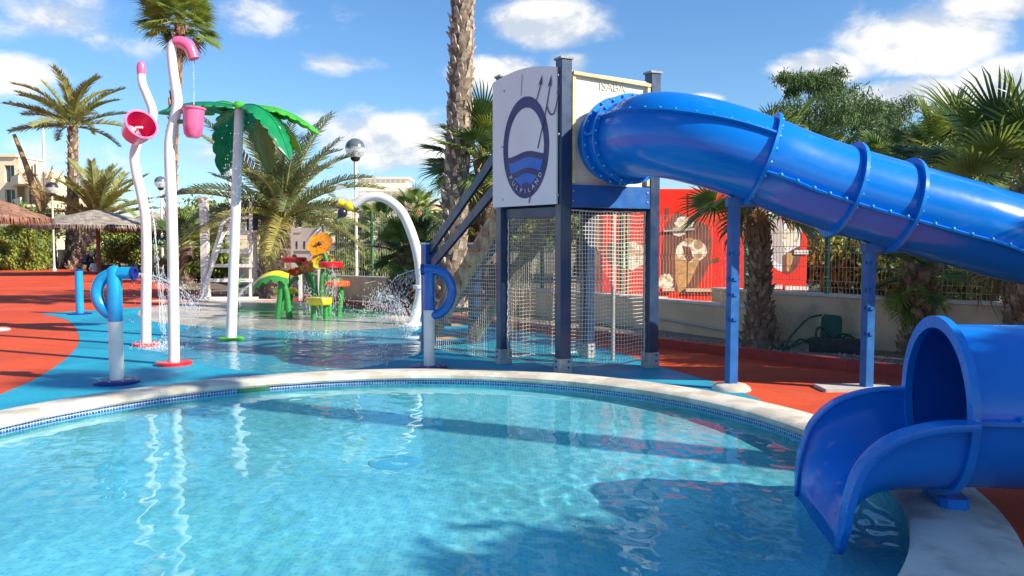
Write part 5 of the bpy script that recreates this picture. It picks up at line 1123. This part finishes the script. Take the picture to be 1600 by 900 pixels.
# ------------------------------------------------------------------ straw parasols
def parasol(px, D, rpx, apex, eave, label, material='straw', pole_px=None, seed=0):
    rn = random.Random(seed); ax = P(px, apex, D); ez = P(px, eave, D).z; r_ = rpx * D / FOC; b = V((ax.x, D, 0)); t_ = thing('straw_parasol', b, label, 'parasol')
    m = M(); m.cyl(b, V((ax.x, D, ax.z - .1)), .11, n=8); put('pole', m, 'wood_pole', t_, True)
    m = M(); n = 56; g = []
    for j in range(12):
        u = j / 11; row = []
        for i in range(n + 1):
            a = 2 * math.pi * (i % n) / n; rr = r_ * (u ** .92) * (1 + .03 * math.sin(a * 7 + seed)); z = ax.z + (ez - ax.z) * (u ** .98) + .05 * noise.noise(V((math.cos(a) * 6, math.sin(a) * 6, u * 8 + seed))) - (.06 if j == 7 else 0)
            row.append(V((ax.x + rr * math.cos(a), D + rr * math.sin(a), z)))
        g.append(row)
    gridf(m, g, True); gridf(m, [[p - V((0, 0, .16)) for p in r2] for r2 in g], False); put('thatch', m, material, t_, True)
    m = M()
    for i in range(1500):
        a = rn.random() * 6.283; lay = 1.0 if rn.random() < .6 else rn.uniform(.3, .98); rr = r_ * lay ** .92 * rn.uniform(.97, 1.03); z = ax.z + (ez - ax.z) * lay ** .98 + .02; ln = rn.uniform(.16, .42) if lay == 1 else rn.uniform(.2, .4); d = V((math.cos(a), math.sin(a), 0)); s = V((-d.y, d.x, 0)) * rn.uniform(.01, .03)
        p = V((ax.x, D, z)) + d * rr; q = p + (d * .35 + V((0, 0, -1 if lay == 1 else -.30)) + s * rn.uniform(-6, 6)).normalized() * ln; m.add([p - s, p + s, q], [(0, 1, 2)])
    put('straw_fringe', m, material, t_, kind='stuff')
parasol(152, 42, 94, 327, 353, 'widest grey straw parasol on a dark pole, in front of the date palms', seed=1); parasol(104, 60, 52, 333, 350, 'grey straw parasol farther back under the tallest date palm', seed=2)
parasol(238, 45, 62, 330, 358, 'grey straw parasol behind the bucket poles', seed=3); parasol(-14, 33, 82, 308, 341, 'reddish straw parasol at the left edge, higher than the others', 'straw_red', seed=4); parasol(-2, 52, 52, 336, 354, 'grey straw parasol low behind the reddish one', seed=5)
# ------------------------------------------------------------------ crouching person
D = 47; c0 = P(140, 417, D); b = V((c0.x, D, 0)); t_ = thing('person', b, 'person in a dark navy jacket bending over a white bucket under the palms', 'person')
def skin(name, pts, edges, material, parent, root=0):
    me = bpy.data.meshes.new(name); me.from_pydata([p for p, r_ in pts], edges, []); me.materials.append(MAT[material]); o = bpy.data.objects.new(name, me); C.objects.link(o); o.parent = parent
    md = o.modifiers.new('skin', 'SKIN'); 
    for i, (p, r_) in enumerate(pts): me.skin_vertices[0].data[i].radius = (r_, r_); me.skin_vertices[0].data[i].use_root = (i == root)
    md.use_smooth_shade = True; o.modifiers.new('sub', 'SUBSURF').levels = 1; o.modifiers[-1].render_levels = 1; WL[o.name] = WL[parent.name]; return o
pts = [((-.28, 0, .52), .17), ((-.10, -.02, .72), .18), ((.14, -.03, .92), .19), ((.30, -.03, 1.02), .09), ((.40, -.04, 1.05), .085), ((.16, -.22, .90), .08), ((.28, -.28, .62), .06), ((.42, -.24, .42), .045), ((.16, .18, .90), .08), ((.30, .22, .62), .06), ((.46, .18, .42), .045),
       ((-.26, -.12, .48), .13), ((.10, -.20, .48), .10), ((-.04, -.20, .10), .065), ((.10, -.21, .05), .05), ((-.26, .12, .48), .13), ((.12, .20, .46), .10), ((-.02, .20, .10), .065), ((.12, .21, .05), .05)]
s_ = 1.12; pts = [((x * s_, y * s_, z * s_), r_ * s_) for (x, y, z), r_ in pts]
skin('body', pts, [(0, 1), (1, 2), (2, 3), (3, 4), (2, 5), (5, 6), (6, 7), (2, 8), (8, 9), (9, 10), (0, 11), (11, 12), (12, 13), (13, 14), (0, 15), (15, 16), (16, 17), (17, 18)], 'cloth_navy', t_)
m = M(); m.ball(V((.50, -.04, 1.20)), .125, 14, 10, sc=(1, .85, 1.15)); m.ball(V((.62, -.04, 1.17)), .03, 8, 6); hd = put('head', m, 'skin', t_, True, local=True)
m = M(); m.ball(V((.465, -.04, 1.235)), .135, 14, 10, sc=(1, .9, 1.0)); put('hair', m, 'hair', hd, True, local=True)
for y in (-.27, .2):
    m = M(); c = V((.50, y, .44)); m.ball(c, .045, 10, 8, sc=(.9, .5, 1.1))
    for k in range(4): m.tube([c + V((.01 + .012 * k, (k - 1.5) * .016, -.03)), c + V((.03 + .012 * k, (k - 1.5) * .018, -.09 + .006 * abs(k - 1.5))), c + V((.02 + .012 * k, (k - 1.5) * .016, -.125 + .008 * abs(k - 1.5)))], [.011, .010, .008], 5)
    m.tube([c + V((.03, .03, 0)), c + V((.07, .04, -.04)), c + V((.08, .035, -.07))], [.013, .011, .009], 5); put('hand', m, 'skin', t_, True, local=True)
q = P(150, 419, 46.5); q.z = 0; m = M(); m.lathe([(.001, 0), (.22, 0), (.27, .5), (.25, .5), (.21, .04), (.001, .04)], q, 20); tag(put('paint_bucket', m, 'print_white', None, True), 'white bucket on the red floor in front of the crouching person', 'bucket')
for i, (px, D, w2, h2, mm) in enumerate(((165, 46, .7, .45, 'lamp_black'), (98, 52, .5, 1.3, 'box_dark'), (240, 38, .6, 1.1, 'box_dark'))):
    q = P(px, 415, D); q.z = 0; m = M(); m.box(q + V((0, 0, h2 * .45)), (w2, w2 * .6, h2 * .9), .4, bev=.04); m.box(q + V((0, 0, h2 * .93)), (w2 * 1.08, w2 * .68, h2 * .1), .4); m.box(q + V((w2 * .4, 0, h2 * .5)), (w2 * .3, .06, h2 * .5), .4)
    tag(put('storage_bin', m, mm), ['dark tool box on the ground right of the crouching person', 'dark bin behind the thatch pole left of the crouching person', 'dark bin behind the taller bucket pole'][i], 'bin')

# ------------------------------------------------------------------ buildings
def facade(t_, o, ux, W, z0, z1, opens, material, depth=.35, glassm='window_glass', body=None):
    """wall sheet with real openings, reveals, frame and pane set back; the normal is to the right of ux seen from above"""
    nrm = V((ux.y, -ux.x, 0)); fn = lambda u, z: o + ux * u + V((0, 0, z)); m = M(); lo = [[(0, z0), (W, z0), (W, z1), (0, z1)]] + [[(a, c), (a, d), (b_, d), (b_, c)] for a, b_, c, d in opens]
    m.flat(lo, fn)
    for a, b_, c, d in opens:
        q = [fn(a, c), fn(b_, c), fn(b_, d), fn(a, d)]; m.add(q + [p - nrm * depth for p in q], [(i, (i + 1) % 4, 4 + (i + 1) % 4, 4 + i) for i in range(4)])
    put('wall', m, material, t_)
    for a, b_, c, d in opens:
        k = M(); f2 = lambda u, z: fn(u, z) - nrm * (depth - .03); k.add([f2(a, c), f2(b_, c), f2(b_, d), f2(a, d)], [(0, 1, 2, 3)]); p_ = put('window', k, glassm, t_)
        k = M(); e = .07
        for s0, s1 in (((a, c), (a, d)), ((b_, c), (b_, d)), (((a + b_) / 2, c), ((a + b_) / 2, d)), ((a, d), (b_, d)), ((a, c), (b_, c))): k.beam(f2(*s0) + nrm * .05, f2(*s1) + nrm * .05, e, e, up=nrm)
        put('frame', k, 'bld_white', p_)
def railing(t_, a, b_, z, h=.95, n=12):
    m = M(); m.beam(a + V((0, 0, z + h)), b_ + V((0, 0, z + h)), .06, .06)
    for i in range(n + 1): p = a.lerp(b_, i / n); m.beam(p + V((0, 0, z)), p + V((0, 0, z + h)), .04, .04, up=V((0, 1, 0)))
    put('railing', m, 'bld_white', t_)
# balcony building, left
D = 92; cx = P(60, 300, D).x; cor = V((cx, D, 0)); t_ = thing('apartment_building', cor, 'cream apartment building with deep balconies and a blank sunlit gable at the left', 'building')
uL = V((-.62, .785, 0)).normalized(); uR = V((.93, .37, 0)).normalized(); zt1 = P(0, 285, D).z; W1 = 7.4; W2 = 4.9
# gable wall, sunny side
g0 = cor; pk = 1.6
m = M(); m.slab([(0, 0), (W2, 0), (W2, zt1 - .6), (W2 * .35, zt1 + 1.6), (0, zt1 + 1.0)], lambda u, z: g0 + uR * u + V((0, 0, z)), lambda u, z: g0 + uR * u + uL * W1 * .98 + V((0, 0, z))); put('wall', m, 'bld_cream', t_)
for fl in range(4):
    z = .4 + fl * 2.75; m = M(); q = cor + uL * W1 / 2
    nL = V((uL.y, -uL.x, 0)); nL = nL if nL.y < 0 else -nL
    m.beam(cor + nL * .9 + V((0, 0, z + .15)), cor + uL * W1 + nL * .9 + V((0, 0, z + .15)), 1.8, .25); m.beam(cor + nL * 1.75 + V((0, 0, z + .65)), cor + uL * W1 + nL * 1.75 + V((0, 0, z + .65)), .15, .9); bal = put('balcony', m, 'bld_cream', t_)
    for k in range(3):
        m = M(); p = cor + uL * (1.2 + 2.3 * k) + nL * .02; m.beam(p + V((0, 0, z + 1.4)), p + uL * 1.3 + V((0, 0, z + 1.4)), .06, 1.9); put('window', m, 'glass_dark', t_)
        m = M(); p2 = p + uL * .65 + nL * .05; m.beam(p2 + V((0, 0, z + .45)), p2 + V((0, 0, z + 2.35)), .06, .08, up=nL); put('frame', m, 'bld_sand', t_.children[-1])
m = M(); m.beam(cor + nL * .9 + V((0, 0, zt1 + .25)), cor + uL * W1 + nL * .9 + V((0, 0, zt1 + .25)), 2.1, .9); put('parapet', m, 'bld_cream', t_)
D = 96; a = P(-40, 300, D); t_ = thing('apartment_building', V((a.x, D, 0)), 'taller flat roofed cream block at the extreme left edge', 'building'); x0, x1 = a.x, P(17, 0, D).x; zt_ = P(0, 245, D).z
m = M(); m.box(((x0 + x1) / 2, D + 3.2, zt_ / 2), (x1 - x0, 5.6, zt_)); put('block', m, 'bld_cream', t_)
facade(t_, V((x0, D, 0)), V((1, 0, 0)), x1 - x0, 0, zt_, [(x1 - x0 - 1.5, x1 - x0 - .3, zt_ - 3.0 - k * 2.9, zt_ - 1.0 - k * 2.9) for k in range(3)] + [(x1 - x0 - 3.7, x1 - x0 - 2.3, zt_ - 3.0 - k * 2.9, zt_ - 1.0 - k * 2.9) for k in range(3)], 'bld_cream', .4)
m = M(); m.box(((x0 + x1) / 2, D + 2.8, zt_ + .12), (x1 - x0 + .3, 6.2, .3)); put('parapet', m, 'bld_cream', t_)
# long low tiled houses
def house(px0, px1, D, ptop, peave, label, wallm, roofm, nwin, deep=6, wh=(.9, 2.2), rise=True):
    a, c = P(px0, 380, D), P(px1, 380, D); W = c.x - a.x; ze = P(0, peave, D).z; zp = P(0, ptop, D).z; t_ = thing('low_house', V((a.x, D, 0)), label, 'building')
    ops = []
    for i in range(nwin): u = W * (i + .5) / nwin; ops.append((u - W / nwin * .28, u + W / nwin * .28, max(.2, ze - wh[1] - .2), ze - .55))
    facade(t_, V((a.x, D, 0)), V((1, 0, 0)), W, 0, ze, ops, wallm, .3)
    for xx in (a.x, c.x): m = M(); m.box((xx + (.06 if xx == a.x else -.06), D + deep / 2 + .35, ze / 2), (.12, deep - .6, ze)); put('wall', m, wallm, t_)
    m = M(); x0, x1 = a.x - .3, c.x + .3
    if rise:
        m.add([(x0, D - .4, ze), (x1, D - .4, ze), (x1, D + deep * .5, zp), (x0, D + deep * .5, zp), (x1, D + deep, ze), (x0, D + deep, ze), (x0, D - .4, ze - .15), (x1, D - .4, ze - .15)], [(0, 1, 2, 3), (3, 2, 4, 5), (6, 7, 1, 0), (1, 4, 2), (0, 3, 5)])
    else: m.box(((x0 + x1) / 2, D + deep / 2, (ze + zp) / 2 + .02), (x1 - x0, deep + .5, zp - ze))
    put('roof', m, roofm, t_); return t_
house(105, 200, 84, 352, 364, 'long low house with a red tiled roof behind the straw parasols', 'bld_white', 'roof_tile', 9)
house(196, 300, 80, 348, 358, 'low white house with brown tiled roof between the bucket poles', 'bld_white', 'roof_tile', 8)
house(228, 278, 88, 333, 342, 'small upper storey with brown roof peeping beside the globe lamp', 'bld_pink', 'roof_tile', 4, wh=(.9, 1.6))
house(290, 348, 66, 336, 342, 'pinkish flat roofed house left of the squat palm', 'bld_pink', 'bld_cream', 3, rise=False)
house(340, 420, 74, 330, 337, 'cream flat roofed house behind the lifeguard chair', 'bld_cream', 'bld_white', 4, rise=False)
# terraced building in the centre
D = 62; xa, xb = P(448, 0, D).x, P(690, 0, D).x; t_ = thing('terraced_building', V((xa, D, 0)), 'pale terraced apartment building with stepped balconies behind the bee arch', 'building')
rn = random.Random(4)
for k, (p0, p1, zb_, zt_, dy) in enumerate(((452, 690, 432, 378, 0), (470, 684, 378, 348, 1.6), (505, 680, 348, 318, 3.2), (560, 640, 318, 298, 4.8))):
    D2_ = D + dy; x0, x1 = P(p0, 0, D2_).x, P(p1, 0, D2_).x; z0 = max(0, P(0, zb_, D2_).z); z1 = P(0, zt_, D2_).z; W = x1 - x0; n_ = max(2, int(W / 2.2)); ops = [(W * (i + .18) / n_, W * (i + .78) / n_, z0 + .15 if z0 > 0 else .8, z1 - .65) for i in range(n_)]
    facade(t_, V((x0, D2_, 0)), V((1, 0, 0)), W, z0, z1, ops, 'bld_cream' if k % 2 == 0 else 'bld_white', .35)
    m = M(); m.box(((x0 + x1) / 2, D2_ + 3.4 , z1 + .06), (W + .4, 7.6, .28)); put('slab', m, 'bld_white', t_)
    for xx in (x0 + .08, x1 - .08): m = M(); m.box((xx, D2_ + 3.4, (z0 + z1) / 2), (.15, 6.0, z1 - z0 - .2)); put('wall', m, 'bld_sand', t_)
    for i in range(0, n_, 2): m = M(); m.box((x0 + W * (i + .5) / n_, D2_ - .55, z0 + .45 if z0 else .6), (W / n_ * .95, .12, .9)); m.box((x0 + W * (i + .5) / n_, D2_ - .3, z0 + .02), (W / n_ * .95, .6, .12)); put('balcony', m, 'bld_white', t_)
    railing(t_, V((x0, D2_ - .1, 0)), V((x1, D2_ - .1, 0)), z1 + .2, .8, n_ * 5)
m = M(); q = P(600, 300, D + 7); m.box((q.x, D + 8, q.z), (4.2, 3, 2.2)); m.box((q.x, D + 8, q.z + 1.15), (4.6, 3.4, .18)); put('roof_room', m, 'bld_white', t_)
# far greenery and low hills closing the horizon
m = M(); g = []
for j, (dd, k) in enumerate(((150, 0), (170, 1), (220, 1.2))):
    g.append([V((x, dd, -1 + k * (3.4 + 1.8 * noise.noise(V((x * .02, j, 0))) + 1.0 * noise.noise(V((x * .1, j, 3)))))) for x in range(-200, 201, 4)])
gridf(m, g, False); struct('far_hills', m, 'far_green', True)
for i, (px, D, h, r_) in enumerate(((30, 62, 3.4, 3.2), (330, 58, 3.6, 2.6), (420, 60, 4.2, 3), (700, 40, 2.4, 2), (820, 36, 2.6, 2.6), (900, 40, 3, 3), (1010, 34, 2.4, 2.4), (180, 66, 2.4, 2.4))):
    b = P(px, 430, D); b.z = 0; tree('leafy_tree', b, h, r_, ['dark tree behind the hedge below the balcony building', 'small tree left of the squat palm before the houses', 'round tree behind the squat palm', 'tree behind the big shaggy trunk', 
        'tree seen through the netting behind the stairs', 'tree seen through the front netting', 'tree behind the tower at the red trailer', 'low tree before the tiled roofs'][i], SM, blobs=10, per=360, leaf=.16, sz=1.15, seed=100 + i, flat=.6)
